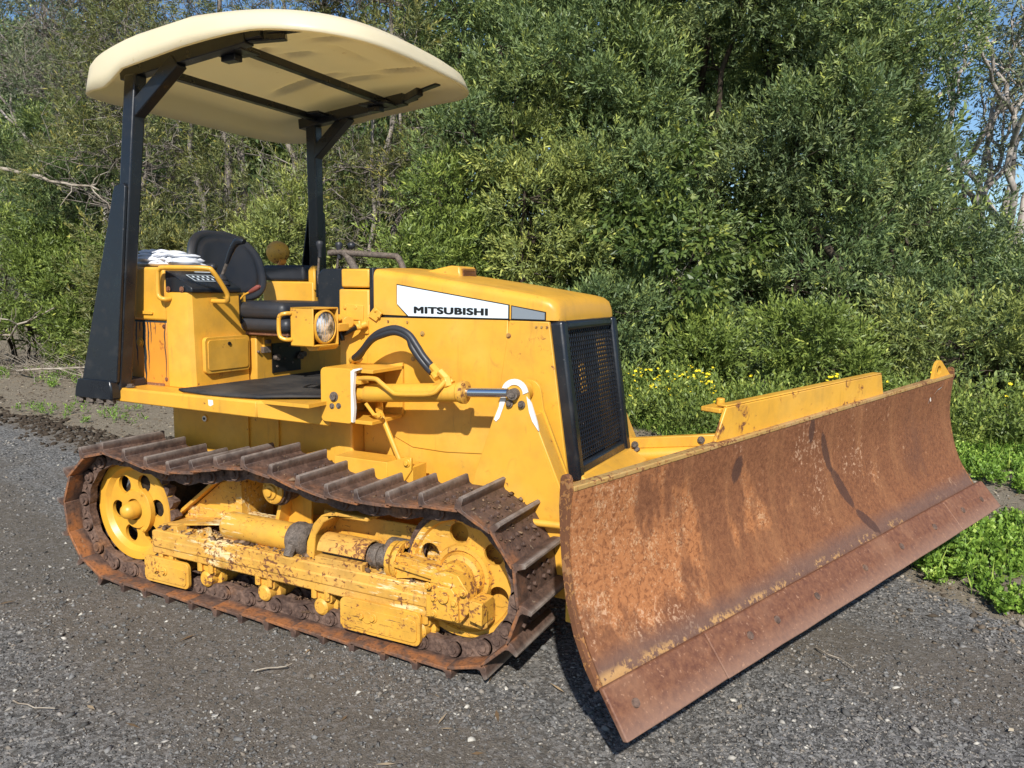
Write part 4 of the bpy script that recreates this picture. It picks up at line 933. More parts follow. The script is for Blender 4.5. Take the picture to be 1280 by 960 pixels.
m = MB(); gbox(m, .035, .085, .03, gl - .02, .003, .008); gbox(m, .085, .11, .03, .22, .004, .008); m.build('guard_strut', LET, rg)
# nose plates under the guard
m = MB(); m.prism([(1.765, .585), (1.825, .600), (1.90, .555), (1.90, .53), (1.765, .50)], -.275, .275); m.box(1.79, 1.96, -.30, .30, .44, .455)
m.prism([(1.80, .45), (1.80, .53), (1.86, .545), (1.95, .46)], .20, .215); m.prism([(1.80, .45), (1.80, .53), (1.86, .545), (1.95, .46)], -.215, -.20)
m.build('nose_plate', P0, DZ, bevel=.006)

# blade frame: towers, arms, cross beam
for s_ in (-1, 1):
    m = MB()
    out = [(1.60, .893)] + circ(1.647, .886, .046, 10, 170, 15) + [(1.705, .83), (1.815, .56), (1.87, .33), (1.86, .22), (1.45, .22), (1.47, .45), (1.500, .60)]
    m.prism(out, -.43, -.416)
    tw = None
    inner = [(1.605, .88)] + circ(1.660, .880, .046, 10, 170, 15) + [(1.715, .83), (1.83, .56), (1.87, .33), (1.86, .22), (1.5, .22), (1.47, .45), (1.505, .60)]
    m.prism(inner, -.352, -.338)
    if s_ > 0: m.mirror()
    tw = m.build('lift_tower', P0, DZ, bevel=.004)
    m = MB(); m.prism([(1.698, .82), (1.712, .82), (1.832, .55), (1.88, .33), (1.866, .33), (1.818, .55)], -.428, -.34)
    m.prism([(1.50, .30), (1.52, .62), (1.60, .87), (1.61, .865), (1.53, .61), (1.51, .30)], -.416, -.352)
    if s_ > 0: m.mirror()
    m.build('tower_flange', P0, tw, bevel=.003)
    m = MB(); pr = circ(1.647, .886, .049, 12, 10, 175); m.prism(pr + [(1.598, .885), (1.590, .84), (1.572, .795), (1.580, .788), (1.592, .80), (1.612, .855)] + circ(1.647, .886, .030, 12, 200, 0), -.4335, -.429)
    m.prism([(1.690, .88), (1.700, .83), (1.712, .80), (1.735, .77), (1.728, .80), (1.706, .86)], -.4335, -.425)
    if s_ > 0: m.mirror()
    m.build('white_primer_patch', WPR, tw)
    m = MB(); m.cyl((1.647, -.452, .886), (1.647, -.33, .886), .019, n=18); m.cyl((1.647, -.456, .886), (1.647, -.44, .886), .011, n=12)
    for dx in (-.022, .022): bolt(m, (1.652 + dx, -.434, .853), (0, -1, 0), .0085, .012)
    if s_ > 0: m.mirror()
    m.build('tower_pin', DSTEEL, tw)
    # push arm from the tower to the blade pivot
    m = MB(); m.prism([(1.45, .20), (1.45, .36), (1.95, .42), (1.95, .24)], -.425, -.345)
    m.add([(1.95, -.425, .24), (1.95, -.345, .24), (1.95, -.425, .46), (1.95, -.345, .46), (2.30, -.16, .28), (2.30, -.08, .28), (2.30, -.16, .48), (2.30, -.08, .48)], [(0, 1, 3, 2), (4, 6, 7, 5), (0, 4, 5, 1), (2, 3, 7, 6), (0, 2, 6, 4), (1, 5, 7, 3)])
    m.box(.70, 1.50, -.40, -.35, .22, .33)
    m.cyl((1.70, -.47, .475), (1.95, -.44, .475), .012, n=12)
    if s_ > 0: m.mirror()
    m.build('push_arm', P0, DZ, bevel=.006)
# far angle cylinder and its guard bar, seen over the blade
m = MB(); m.add([(1.77, .33, .575), (1.77, .37, .575), (1.77, .33, .618), (1.77, .37, .618), (2.20, .38, .625), (2.20, .42, .625), (2.20, .38, .672), (2.20, .42, .672)], [(0, 1, 3, 2), (4, 6, 7, 5), (0, 4, 5, 1), (2, 3, 7, 6), (0, 2, 6, 4), (1, 5, 7, 3)])
gb = m.build('guard_bar', P0, DZ, bevel=.004)
m = MB(); m.cyl((1.795, .34, .546), (2.14, .39, .59), .032, n=24); m.cyl((1.79, .34, .545), (1.815, .343, .548), .036, n=24)
m.build('angle_cylinder', P0, DZ, bevel=.004)
m = MB(); m.cyl((2.14, .39, .59), (2.32, .42, .61), .015, n=16); m.build('angle_rod', STEEL, DZ)
m = MB(); bolt(m, (1.83, .327, .600), (0, -1, 0), .010, .008); bolt(m, (2.09, .362, .640), (0, -1, 0), .010, .008); m.tube([(1.78, .31, .60), (1.80, .30, .585), (1.83, .31, .575), (1.85, .32, .59)], .007, smooth=4); m.build('bar_fastener', DSTEEL, gb)
m = MB(); m.cyl((1.795, -.34, .46), (2.05, -.45, .50), .032, n=24); m.build('angle_cylinder', P0, DZ)
m = MB(); m.cyl((2.05, -.45, .50), (2.16, -.50, .52), .015, n=16); m.build('angle_rod', STEEL, DZ)

# the blade (own frame: x out of its face, y along it, z up)
BL = bpy.data.objects.new('blade_anchor', None)
bl_m = Matrix.Translation((2.5299, .1308, 0)) @ Matrix.Rotation(-.40821, 4, 'Z') @ Matrix.Rotation(.0565, 4, 'X')
bprof = [(.000, .803), (-.004, .74), (-.006, .69), (-.004, .64), (.003, .595), (.014, .545), (.027, .500), (.044, .455), (.064, .415), (.090, .378), (.112, .345), (.130, .318), (.150, .295)]
def blade_sheet(prof, y0, y1, t, ny=2):
    m = MB(); bp_ = [Vector((p[0], 0, p[1])) for p in prof]; k = len(bp_)
    def off(i):
        d = (bp_[min(i + 1, k - 1)] - bp_[max(i - 1, 0)]).normalized(); return Vector((d.z, 0, -d.x))
    out = [(p.x, p.z) for p in bp_] + [(bp_[i].x + off(i).x * t, bp_[i].z + off(i).z * t) for i in reversed(range(k))]
    m.prism(out, y0, y1); return m
dense = [(v.x, v.z) for v in spline([Vector((a, 0, b)) for a, b in bprof], 3)]
blade = blade_sheet(dense, -1.179, 1.179, .012).build('blade', BLD, DZ, ang=40); blade.matrix_basis = bl_m
def bchild(m, name, mat, **k):
    o = m.build(name, mat, blade, **k); return o
for y0, y1 in ((-1.205, -.802), (-.799, .80), (.803, 1.218)):
    ys = np.linspace(y0, y1, max(3, int((y1 - y0) / .12))); m = MB(); rows = []
    rng = random.Random(7)
    for y in ys:
        w = rng.uniform(-.004, .003); rows.append([(.121, y, .345), (.137, y, .351), (.222 + w * .4, y, .254 + w), (.206, y, .247 + w)])
    k = 4; vs = [v for r in rows for v in r]; fs = [(i * k + j, i * k + (j + 1) % k, (i + 1) * k + (j + 1) % k, (i + 1) * k + j) for i in range(len(ys) - 1) for j in range(k)] + [(0, 1, 2, 3), tuple(reversed(range((len(ys) - 1) * k, len(ys) * k)))]
    m.add(vs, fs); bchild(m, 'cutting_edge', EDG, bevel=.004)
m = MB(); en = Vector((.097, 0, .085)).normalized()
for y in (-1.13, -.64, -.50, -.27, .05, .33, .62, .90, 1.10): c = Vector((.180, y, .3035)); m.cyl(c - en * .004, c + en * .0022, .013, .011, 16)
bchild(m, 'edge_bolt', TRK)
m = MB(); m.box(-.030, .002, -1.179, 1.179, .797, .811); bchild(m, 'top_lip', P1E, bevel=.003)
# ribs, back box and end plates
for y0, y1 in ((-1.196, -1.1815), (1.1815, 1.192)):
    m = MB(); bk = [(p[0] - .001, p[1]) for p in dense if p[1] > .335]
    m.prism(circ(-.016, .825, .016, 8, 20, 160) + [(-.034, .76), (-.028, .68), (-.018, .60), (-.002, .52), (.028, .44), (.068, .37), (.105, .325)] + list(reversed(bk[1:])) + [(.002, .800)], y0, y1); bchild(m, 'end_plate', P1R, bevel=.003)
m = MB(); m.prism([(-.10, .40), (-.10, .56), (-.012, .60), (.012, .50), (.03, .42)], -1.10, 1.10); m.prism([(-.03, .70), (-.03, .80), (-.012, .80), (-.012, .70)], -1.15, 1.15); bchild(m, 'blade_backing', P0, bevel=.004)
m = MB(); m.prism([(-.45, .36), (-.45, .50), (-.10, .54), (-.10, .40)], -.12, .12); bchild(m, 'pivot_block', P0, bevel=.01)
m = MB(); pl = [(-.578, .794), (-.52, .910), (.508, .888), (.535, .805)]
m.prism([(y, z) for y, z in pl], -.026, -.014, 'x'); m.prism([(-.52, .910), (.508, .888), (.508, .894), (-.52, .916)], -.050, -.014, 'x')
m.prism([(-.026, .80), (-.026, .905), (-.10, .86), (-.12, .80)], .0, .01)
spg = bchild(m, 'spill_guard', P1S, bevel=.003)
m = MB(); m.box(-.10, -.03, -.53, -.44, .890, .905); m.cyl((-.07, -.47, .902), (-.07, -.47, .925), .013, n=14); bchild(m, 'hose_bracket', P0, bevel=.003)
m = MB(); er = [(.985, .80)] + circ(1.045, .838, .047, 16, 180, 50)[0:] + [(1.178, .805)]
m.prism(er, -.022, -.010, 'x', holes=[circ(1.047, .842, .020, 18)]); bchild(m, 'lifting_eye', P0, bevel=.002)
m = MB(); cx_ = [(.93, .715), (.945, .738), (.955, .722), (.985, .748), (1.02, .762), (1.06, .768), (1.075, .785)]
for a, b in zip(cx_, cx_[1:]): m.add([(-.0005, a[0], a[1] - .003), (-.0005, b[0], b[1] - .003), (.0025, b[0], b[1] + .003), (.0025, a[0], a[1] + .003)], [(0, 1, 2, 3)])
bchild(m, 'scratch_mark', WPR, smooth=False)

for o in [blade] + list(blade.children_recursive):
    for v in o.data.vertices: v.co.y += .0565 * v.co.z
# running boards / fenders and floor
for s_ in (-1, 1):
    m = MB(); of = [(-.10, -.34), (-.10, -.60), (-.03, -.625), (.70, -.612), (.885, -.475), (.93, -.43), (.93, -.28), (-.10, -.28)]
    m.prism(of, .795, .812, 'z')
    li = [(-.03, -.625, .756), (.70, -.612, .752), (.93, -.475, .735)]
    def lip(a, b, za, zb, ia, ib): m.add([(a[0], a[1], .808), (b[0], b[1], .808), (b[0], b[1], zb), (a[0], a[1], za), (ia[0], ia[1], .808), (ib[0], ib[1], .808), (ib[0], ib[1], zb), (ia[0], ia[1], za)], [(0, 1, 2, 3), (7, 6, 5, 4), (0, 4, 5, 1), (3, 2, 6, 7), (0, 3, 7, 4), (1, 5, 6, 2)])
    lip((-.03, -.627), (.70, -.614), .757, .750, (-.03, -.612), (.70, -.600)); lip((.70, -.614), (.925, -.477), .750, .718, (.70, -.600), (.915, -.465)); lip((-.10, -.602), (-.03, -.627), .757, .757, (-.10, -.590), (-.03, -.612))
    m.box(-.03, .55, -.55, -.36, .75, .765)
    if s_ > 0: m.mirror()
    fd = m.build('fender', P0, DZ, bevel=.005)
    m = MB(); m.prism([(.405, -.614), (.43, -.6135), (.425, -.6135)], .76, .79, 'z')
m = MB(); m.prism([(.468, .779), (.478, .776), (.492, .783), (.490, .800), (.466, .800)], -.6185, -.6165); m.build('white_primer_patch', WPR, fd)
m = MB(); xs_ = np.linspace(.29, .905, 22); vs = []; ny = 10
for i, x in enumerate(xs_):
    y0 = -.606 if x < .70 else -.606 + (x - .70) / .205 * .131; y0 = y0 if x > .30 else -.598
    y1 = .30 if x < .81 else -.30
    for j in range(ny + 1):
        v = j / ny; vs.append((x, y0 + (y1 - y0) * v, .8245 + .0035 * math.sin(9 * x + 1) * (1 - v) ** 2 + .006 * (1 - v) ** 6 * (.5 + .5 * math.sin(8 * x))))
m.add(vs, [(i * (ny + 1) + j, (i + 1) * (ny + 1) + j, (i + 1) * (ny + 1) + j + 1, i * (ny + 1) + j + 1) for i in range(21) for j in range(ny)])
fm = m.build('floor_mat', RMAT, DZ); sm = fm.modifiers.new('solid', 'SOLIDIFY'); sm.thickness = .009; sm.offset = -1
m = MB(); m.box(.27, .93, -.60, .60, .802, .815); m.build('floor_plate', P0, DZ)

# tank and consoles
m = MB(); m.prism([(-.115, 1.078), (-.115, 1.293), (.118, 1.293), (.118, 1.078)], -.500, -.235)
tk = m.build('fuel_tank', P0, DZ, bevel=.010)
m = MB(); m.box(-.105, .112, -.492, -.235, .812, 1.076); m.build('tank_side_panel', PD, tk, bevel=.003)
m = MB(); m.prism(rrect(-.035, .050, 1.103, 1.116, .005), -.507, -.499); bolt(m, (-.045, -.493, .985), (0, -1, 0), .014, .008); m.build('tank_latch', P0, tk, bevel=.002)
m = MB(); m.box(-.02, .09, -.497, -.485, .812, .822); bolt(m, (.098, -.492, 1.055), (0, -1, 0), .006, .005); bolt(m, (.100, -.492, .84), (0, -1, 0), .006, .005); m.build('tank_fastener', EDG, tk)
m = MB(); cpl = [(.122, -.500), (.222, -.500), (.245, -.494), (.258, -.480), (.262, -.455), (.268, -.205), (.122, -.205)]
vs = [(x, y, .812) for x, y in cpl] + [(x - (.0 if i < 2 or i == 6 else .010), y, 1.193) for i, (x, y) in enumerate(cpl)]; k = len(cpl)
m.add(vs, [tuple(range(k)), tuple(range(k, 2 * k))] + [(i, (i + 1) % k, k + (i + 1) % k, k + i) for i in range(k)])
con = m.build('side_console', P0, DZ, ang=25, bevel=.003)
m = MB(); m.add([(.271, -.452, .868), (.271, -.213, .868), (.268, -.213, 1.014), (.268, -.452, 1.014)], []) if 0 else None
ft = [(p, q) for p, q in rrect(-.452, -.212, .868, 1.015, .018)]
m.prism(ft, .262, .279, 'x'); ft = rrect(-.440, -.224, .880, 1.003, .014); m.prism(ft, .279, .283, 'x'); m.build('access_cover', P0, con, bevel=.005)
m = MB(); m.cyl((.283, -.33, .985), (.287, -.33, .985), .008, n=10); m.build('cover_latch', GRIME, con)
m = MB(); m.box(.258, .2665, -.246, -.238, 1.065, 1.185); m.build('lever_slot', LET, con)
# black sloped instrument top
m = MB(); pf = [(.118, 1.193), (.118, 1.282), (.235, 1.228), (.266, 1.212), (.266, 1.193)]
m.prism(pf, -.496, -.235); dp = m.build('instrument_panel', BLK, con, bevel=.005)
m = MB(); nn = Vector((.054, 0, .117)).normalized(); tt = Vector((.117, 0, -.054)).normalized()
def on(s, y, h=.0008): return Vector((.118, y, 1.282)) + tt * s + nn * h
def quad(m, s0, s1, y0, y1, h=.0012): m.add([on(s0, y0, h), on(s1, y0, h), on(s1, y1, h), on(s0, y1, h)], [(0, 1, 2, 3)])
quad(m, .045, .105, -.43, -.425); quad(m, .045, .105, -.305, -.30); quad(m, .045, .048, -.43, -.30); quad(m, .102, .105, -.43, -.30); quad(m, .072, .074, -.42, -.31)
for y in (-.41, -.385, -.36, -.335): quad(m, .055, .068, y, y + .010); quad(m, .080, .094, y + .004, y + .014)
quad(m, .012, .018, -.36, -.27); quad(m, .010, .020, -.265, -.245)
m.build('panel_markings', WHT, con, smooth=False)
m = MB()
for x, y in ((.14, -.5), (.215, -.5)): bolt(m, (x, y, 1.205), (0, -1, 0), .008, .006)
m.build('panel_screw', EDG, con)
m = MB(); m.tube([(.170, -.502, 1.165), (.165, -.525, 1.163), (.140, -.532, 1.170), (.118, -.532, 1.190), (.120, -.532, 1.27), (.135, -.532, 1.287), (.22, -.532, 1.291), (.40 * .92, -.532, 1.293), (.395, -.532, 1.285), (.425, -.532, 1.20), (.425, -.53, 1.168), (.405, -.522, 1.158), (.27, -.50, 1.158)], .0095, 12, smooth=5)
m = MB(); m.tube([(.150, -.502, 1.168), (.145, -.522, 1.166), (.128, -.530, 1.172), (.118, -.530, 1.192), (.120, -.530, 1.262), (.130, -.530, 1.284), (.155, -.528, 1.290), (.25, -.515, 1.290), (.325, -.475, 1.289), (.345, -.46, 1.275), (.352, -.405, 1.20), (.350, -.395, 1.172), (.335, -.390, 1.160), (.262, -.390, 1.160)], .0095, 12, smooth=5)
m.build('grab_handle', P0, con)
# levers on the console
m = MB(); m.cyl((.20, -.30, 1.21), (.215, -.30, 1.262), .004, n=8); m.tube([(.224, -.30, 1.262), (.258, -.30, 1.325)], .0065, 10); st_ = m.build('gear_lever', DSTEEL, DZ)
m = MB(); m.tube([(.252, -.30, 1.315), (.270, -.30, 1.350), (.292, -.30, 1.382), (.310, -.30, 1.398), (.335, -.30, 1.404), (.352, -.30, 1.400)], [.008, .012, .015, .018, .018, .011], 14, smooth=3) if 0 else None
m.tube([(.252, -.30, 1.315), (.270, -.30, 1.350), (.292, -.30, 1.382), (.312, -.30, 1.400), (.335, -.30, 1.406), (.352, -.30, 1.400)], [.009, .011, .013, .016, .017, .011], 14); m.build('lever_knob', BLK, st_)
m = MB(); m.lathe([(.034, 1.205), (.030, 1.222), (.034, 1.226), (.024, 1.243), (.027, 1.247), (.012, 1.268)], (.222, -.30, 0), 20, 'z'); m.build('lever_boot', RUB, st_)
m = MB(); m.tube([(.262, -.242, 1.165), (.285, -.24, 1.185), (.323, -.24, 1.200)], .004, 8); rl = m.build('park_lever', P0, DZ)
m = MB(); m.tube([(.315, -.24, 1.197), (.335, -.24, 1.205), (.362, -.24, 1.217), (.372, -.24, 1.222)], [.007, .010, .011, .006], 12); m.build('lever_knob', RED, rl)
# far console with armrest
m = MB(); m.box(-.12, .205, .29, .52, .812, 1.245); m.prism([(.17, 1.20), (.17, 1.30), (.190, 1.322), (.212, 1.322), (.212, 1.20)], .292, .33); fc = m.build('far_console', P0, DZ, bevel=.008)
m = MB(); m.box(-.115, .150, .285, .40, 1.247, 1.325); m.build('armrest', RUB, fc, bevel=.016, seg=3)
m = MB(); m.box(.213, .219, .30, .40, 1.17, 1.30); m.build('console_trim', BLK, fc)
# seat
seat = MB(); seat.box(.06, .50, -.245, .245, 1.085, 1.155); seat.box(.06, .515, -.24, .24, 1.03, 1.09)
sob = seat.build('seat_cushion', RUB, DZ, bevel=.028, seg=4)
m = MB(); m.box(.08, .495, -.215, .215, 1.015, 1.032); m.build('seat_base', EDG, sob, bevel=.004)
m = MB(); m.tube([(.48, -.20, 1.02), (.50, -.22, 1.0), (.52, -.16, .998), (.525, -.13, 1.02), (.52, -.125, 1.04)], .005, 8, smooth=3); m.build('slide_lever', DSTEEL, sob)
m = MB(); vs = []; NA, NR = 64, 14
def seat_pt(t, f, side):
    c, sn = math.cos(t), math.sin(t); e = 2 / 3.2
    y = .222 * math.copysign(abs(c) ** e, c); h = math.copysign(abs(sn) ** e, sn); y *= f; h *= f
    y *= 1 - .20 * max(0, h) ** 1.6; z = 1.305 + h * .165
    th = .034 * max(0, 1 - f ** 7) ** .5 - (.012 * math.exp(-((f - .80) / .06) ** 2) if side > 0 else 0)
    x = -.005 - .075 * (z - 1.14) / .33 + .045 * (abs(y) / .222) ** 2.2 + side * th + .05
    return (x - .05, y - .045, z)
for side in (1, -1):
    for k in range(NR + 1):
        for i in range(NA): vs.append(seat_pt(2 * math.pi * i / NA, (k / NR) ** .7, side))
g_ = lambda sd, k, i: sd * (NR + 1) * NA + k * NA + i % NA
fs = [(g_(sd, k, i), g_(sd, k + 1, i), g_(sd, k + 1, i + 1), g_(sd, k, i + 1)) for sd in (0, 1) for k in range(NR) for i in range(NA)]
fs += [(g_(0, NR, i), g_(1, NR, i), g_(1, NR, i + 1), g_(0, NR, i + 1)) for i in range(NA)]
m.add(vs, fs); bk = m.build('seat_backrest', RUB, sob, ang=75)
bm = bmesh.new(); bm.from_mesh(bk.data); bmesh.ops.remove_doubles(bm, verts=bm.verts, dist=1e-4); bmesh.ops.recalc_face_normals(bm, faces=bm.faces); bm.to_mesh(bk.data); bm.free()
m = MB(); m.box(-.02, .13, -.262, -.228, 1.285, 1.315); m.build('seat_arm', RUB, sob, bevel=.012)
# seat box with black controls
m = MB(); m.box(.10, .30, -.195, .38, .812, 1.012); sbx = m.build('seat_box', P0, DZ, bevel=.006)
m = MB(); m.box(.298, .306, -.105, .075, .842, .972); m.build('control_plate', LET, sbx)
m = MB(); m.cyl((.305, -.088, .912), (.325, -.088, .912), .014, n=16); m.cyl((.305, .078, .915), (.33, .078, .915), .013, n=12); m.cyl((.305, .062, .902), (.33, .062, .902), .010, n=6)
for y, z in ((-.06, .95), (0, .955), (.02, .88), (-.08, .87), (-.03, .90)): m.cyl((.305, y, z), (.310, y, z), .005, n=8)
m.build('control_knob', DSTEEL, sbx)
m = MB(); m.box(.300, .318, -.170, -.125, .935, .962); m.box(.30, .325, -.155, -.13, .975, .992); m.cyl((.30, -.188, .942), (.312, -.188, .942), .006, n=8); m.build('seat_latch', DSTEEL, sbx, bevel=.002)
m = MB(); m.box(.30, .312, -.16, -.125, .962, 1.002); m.build('latch_bracket', P0, sbx)

# cowl / dash
m = MB(); m.box(.832, .964, -.290, .290, 1.222, 1.293); m.box(.822, .964, -.292, .292, .815, 1.216)
cw_ = m.build('cowl', P0, DZ, bevel=.007)
m = MB(); m.prism([(.715, 1.0), (.715, 1.27), (.735, 1.293), (.838, 1.296), (.838, 1.0)], -.285, .285); m.build('dash_cover', BLK, cw_, bevel=.006)
m = MB(); m.cyl((.835, -.345, 1.100), (.835, -.29, 1.100), .020, n=18); m.cyl((.84, -.292, 1.10), (.90, -.335, 1.092), .022, n=18)
for x in (.855, .905): bolt(m, (x, -.292, 1.148), (0, -1, 0), .008, .007)
m.box(.93, .966, -.302, -.288, 1.05, 1.10); m.prism([(.86, 1.10), (.94, 1.10), (.94, 1.155), (.86, 1.16)], -.297, -.29)
m.build('lamp_mount', P0, cw_, bevel=.003)
m = MB(); m.tube([(.855, -.33, 1.095), (.860, -.33, 1.065), (.866, -.33, 1.035), (.885, -.33, 1.020)], [.007, .011, .013, .006], 10, smooth=3) if 0 else m.tube([(.855, -.335, 1.075), (.866, -.335, 1.045), (.872, -.335, 1.022)], [.008, .013, .008], 10)
m.tube([(.868, -.335, 1.045), (.90, -.335, 1.055), (.945, -.335, 1.078)], [.010, .008, .010], 10); m.build('tow_handle', LET, cw_)
m = MB(); m.cyl((.94, -.34, 1.075), (.965, -.31, 1.088), .013, n=12); m.cyl((.95, -.335, 1.10), (.955, -.335, 1.07), .008, n=8); m.build('handle_socket', P0, cw_, bevel=.002)
# head lamp box
hb = MB(); y0, y1, z0, z1 = -.535, -.392, 1.010, 1.150
hb.box(.795, .900, y0, y0 + .007, z0, z1); hb.box(.795, .900, y1 - .007, y1, z0, z1); hb.box(.795, .900, y0, y1, z1 - .007, z1); hb.box(.795, .900, y0, y1, z0, z0 + .007); hb.box(.795, .802, y0, y1, z0, z1); hb.box(.80, .90, y1, -.30, 1.06, 1.09)
hl = hb.build('headlight', P0, DZ, bevel=.003)
m = MB(); m.lathe([(.060, .0), (.064, .006), (.062, .014), (.056, .016), (.055, .012)], (.885, -.464, 1.080), 36, 'x'); m.lathe([(.0, -.05), (.03, -.045), (.055, -.01), (.060, .004)], (.885, -.464, 1.080), 32, 'x'); m.build('lamp_rim', P0, hl)
m = MB(); m.lathe([(.0, .020), (.025, .018), (.045, .014), (.056, .009)], (.885, -.464, 1.080), 32, 'x'); m.build('lens', LEN, hl)
m = MB(); m.tube([(.80, -.535, 1.128), (.79, -.562, 1.126), (.775, -.575, 1.115), (.775, -.575, 1.05), (.79, -.562, 1.038), (.80, -.535, 1.036)], .008, 10, smooth=4) if 0 else m.tube([(.80, -.535, 1.128), (.79, -.553, 1.127), (.770, -.560, 1.118), (.765, -.560, 1.08), (.770, -.560, 1.045), (.79, -.553, 1.034), (.80, -.535, 1.034)], .0075, 10, smooth=4); m.build('lamp_guard', P0, hl)
m = MB(); m.prism([(.83, 1.010), (.90, 1.010), (.885, .995), (.85, .992)], -.50, -.39); m.build('lamp_bracket', P0, hl, bevel=.002)
# rear work lamp
m = MB(); m.lathe([(.0, -.060), (.025, -.056), (.044, -.040), (.054, -.015), (.058, .0), (.060, .012), (.060, .022), (.05, .026), (.0, .03)], (0, 0, 0), 32, 'x')
wl = m.build('work_lamp', P1, DZ, ang=40); wl.matrix_basis = Matrix.Translation((-.155, .45, 1.395)) @ Matrix.Rotation(R(155), 4, 'Z') @ Matrix.Rotation(R(0), 4, 'Y')
m = MB(); m.cyl((-.15, .45, 1.245), (-.15, .45, 1.35), .012, n=12); m.cyl((-.13, .44, 1.335), (-.11, .43, 1.35), .018, n=14); m.build('lamp_stalk', P3, wl).matrix_parent_inverse = wl.matrix_basis.inverted()
# levers by the dash and the grab rail on top of the cowl
for (x, y, z, bx_, bz_, r) in ((.407, .10, 1.423, .395, 1.26, .016), (.515, .10, 1.417, .50, 1.28, .016), (.583, .10, 1.410, .578, 1.28, .017)):
    m = MB(); m.tube([(bx_ + .01, y, bz_ - .04), (bx_, y, bz_), (x - .004, y, z - .06)], .0055, 8, smooth=3); lv = m.build('control_lever', DSTEEL, DZ)
    m = MB(); 
    if x < .55: m.lathe([(.0, .004), (r * .7, .003), (r, -.004), (r, -.014), (r * .62, -.035), (r * .5, -.07), (0, -.072)], (x, y, z), 18, 'z')
    else: m.lathe([(r * math.sin(R(a)), r * math.cos(R(a)) - .006) for a in range(0, 181, 18)], (x, y, z), 18, 'z')
    m.build('lever_knob', RUB, lv)
m = MB(); m.tube([(.460, .10, 1.372), (.51, .10, 1.376), (.56, .10, 1.372), (.80, .10, 1.357), (.825, .10, 1.352), (.845, .10, 1.325), (.862, .10, 1.285)], .0135, 12, smooth=3)
m.tube([(.545, .10, 1.374), (.555, .10, 1.365), (.60, .10, 1.305), (.615, .10, 1.26)], .017, 12, smooth=3); m.build('grab_rail', DSTEEL, DZ)

# ROPS posts
for s_ in (-1, 1):
    def sl(z): return -.520 - (2.03 - z) / (2.03 - .80) * .085   # posts splay outwards towards the foot
    m = MB()
    def ring(x0, x1, z, w=.058): y = sl(z); return [(x0, y - w / 2, z), (x1, y - w / 2, z), (x1, y + w / 2, z), (x0, y + w / 2, z)]
    a = ring(-.055, .000, .80); b = ring(.000, .062, 2.03)
    m.add(a + b, [(0, 1, 2, 3), (4, 5, 6, 7), (0, 1, 5, 4), (1, 2, 6, 5), (2, 3, 7, 6), (3, 0, 4, 7)])
    if s_ > 0: m.mirror()
    po = m.build('canopy_post', BLK, DZ, bevel=.008, seg=3)
    m = MB(); y = lambda z: sl(z) - .030
    q = [(-.205, .835), (.002, .835), (.036, 1.60), (.020, 1.615), (-.030, 1.60)]
    vs = [(x, y(z), z) for x, z in q] + [(x, y(z) - .014, z) for x, z in q]; k = len(q)
    vs2 = [(x, y(z) + .095, z) for x, z in q]
    m.add(vs, [tuple(range(k)), tuple(range(k, 2 * k))] + [(i, (i + 1) % k, k + (i + 1) % k, k + i) for i in range(k)])
    m.add([(-.205, y(.835), .835), (-.195, y(.835), .835), (-.023, y(1.60), 1.60), (-.030, y(1.60), 1.60)] + [(-.205, y(.835) + .05, .835), (-.195, y(.835) + .05, .835), (-.023, y(1.60) + .05, 1.60), (-.030, y(1.60) + .05, 1.60)], [(0, 1, 2, 3), (4, 5, 6, 7), (0, 1, 5, 4), (1, 2, 6, 5), (2, 3, 7, 6), (3, 0, 4, 7)])
    if s_ > 0: m.mirror()
    m.build('post_gusset', BLK, po, bevel=.003)
    m = MB(); m.prism([(-.228, .768), (-.220, .808), (-.205, .842), (-.012, .842), (-.004, .815), (-.004, .768)], -.668, -.50)
    if s_ > 0: m.mirror()
    m.build('post_foot', BLK, po, bevel=.006)
    m = MB()
    for x in (-.212, -.150, -.090, -.030): m.cyl((x, -.650, .750), (x, -.650, .775), .018, n=6); m.cyl((x, -.650, .738), (x, -.650, .751), .010, n=10)
    bolt(m, (.022, -.60, .815), (0, 0, 1), .012, .012)
    if s_ > 0: m.mirror()
    m.build('foot_bolt', DSTEEL, po)
    # brace and top rail
    m = MB()
    def beam(m, p, q, w, h):
        p = Vector(p); q = Vector(q); d = (q - p).normalized(); u = Vector((0, 0, 1)); sd = d.cross(u).normalized(); up = sd.cross(d)
        vs = [e + sd * a * w / 2 + up * b * h / 2 for e in (p, q) for a, b in ((-1, -1), (1, -1), (1, 1), (-1, 1))]
        m.add(vs, [(0, 1, 2, 3), (4, 5, 6, 7), (0, 1, 5, 4), (1, 2, 6, 5), (2, 3, 7, 6), (3, 0, 4, 7)])
    beam(m, (.03, -.528, 1.885), (.26, -.512, 2.060), .05, .055)
    if s_ > 0: m.mirror()
    m.build('post_brace', BLK, po, bevel=.004)
    m = MB(); beam(m, (-.04, -.512, 2.040), (.60, -.50, 2.108), .05, .05); beam(m, (.60, -.50, 2.108), (.66, -.49, 2.115), .05, .03)
    m.box(.0, .16, -.50, -.40, 2.062, 2.074); m.box(.40, .56, -.50, -.40, 2.075, 2.087); m.box(.43, .50, -.47, -.43, 2.050, 2.075)
    beam(m, (.60, -.50, 2.105), (.72, -.44, 2.118), .035, .035); beam(m, (.66, -.47, 2.12), (.83, -.42, 2.135), .035, .008)
    if s_ > 0: m.mirror()
    m.build('canopy_rail', BLK, DZ, bevel=.003)
for x, z in ((.065, 2.062), (.50, 2.098)):
    m = MB(); m.box(x - .018, x + .018, -.50, .50, z - .015, z + .015); m.build('canopy_crossbar', BLK, DZ, bevel=.003)
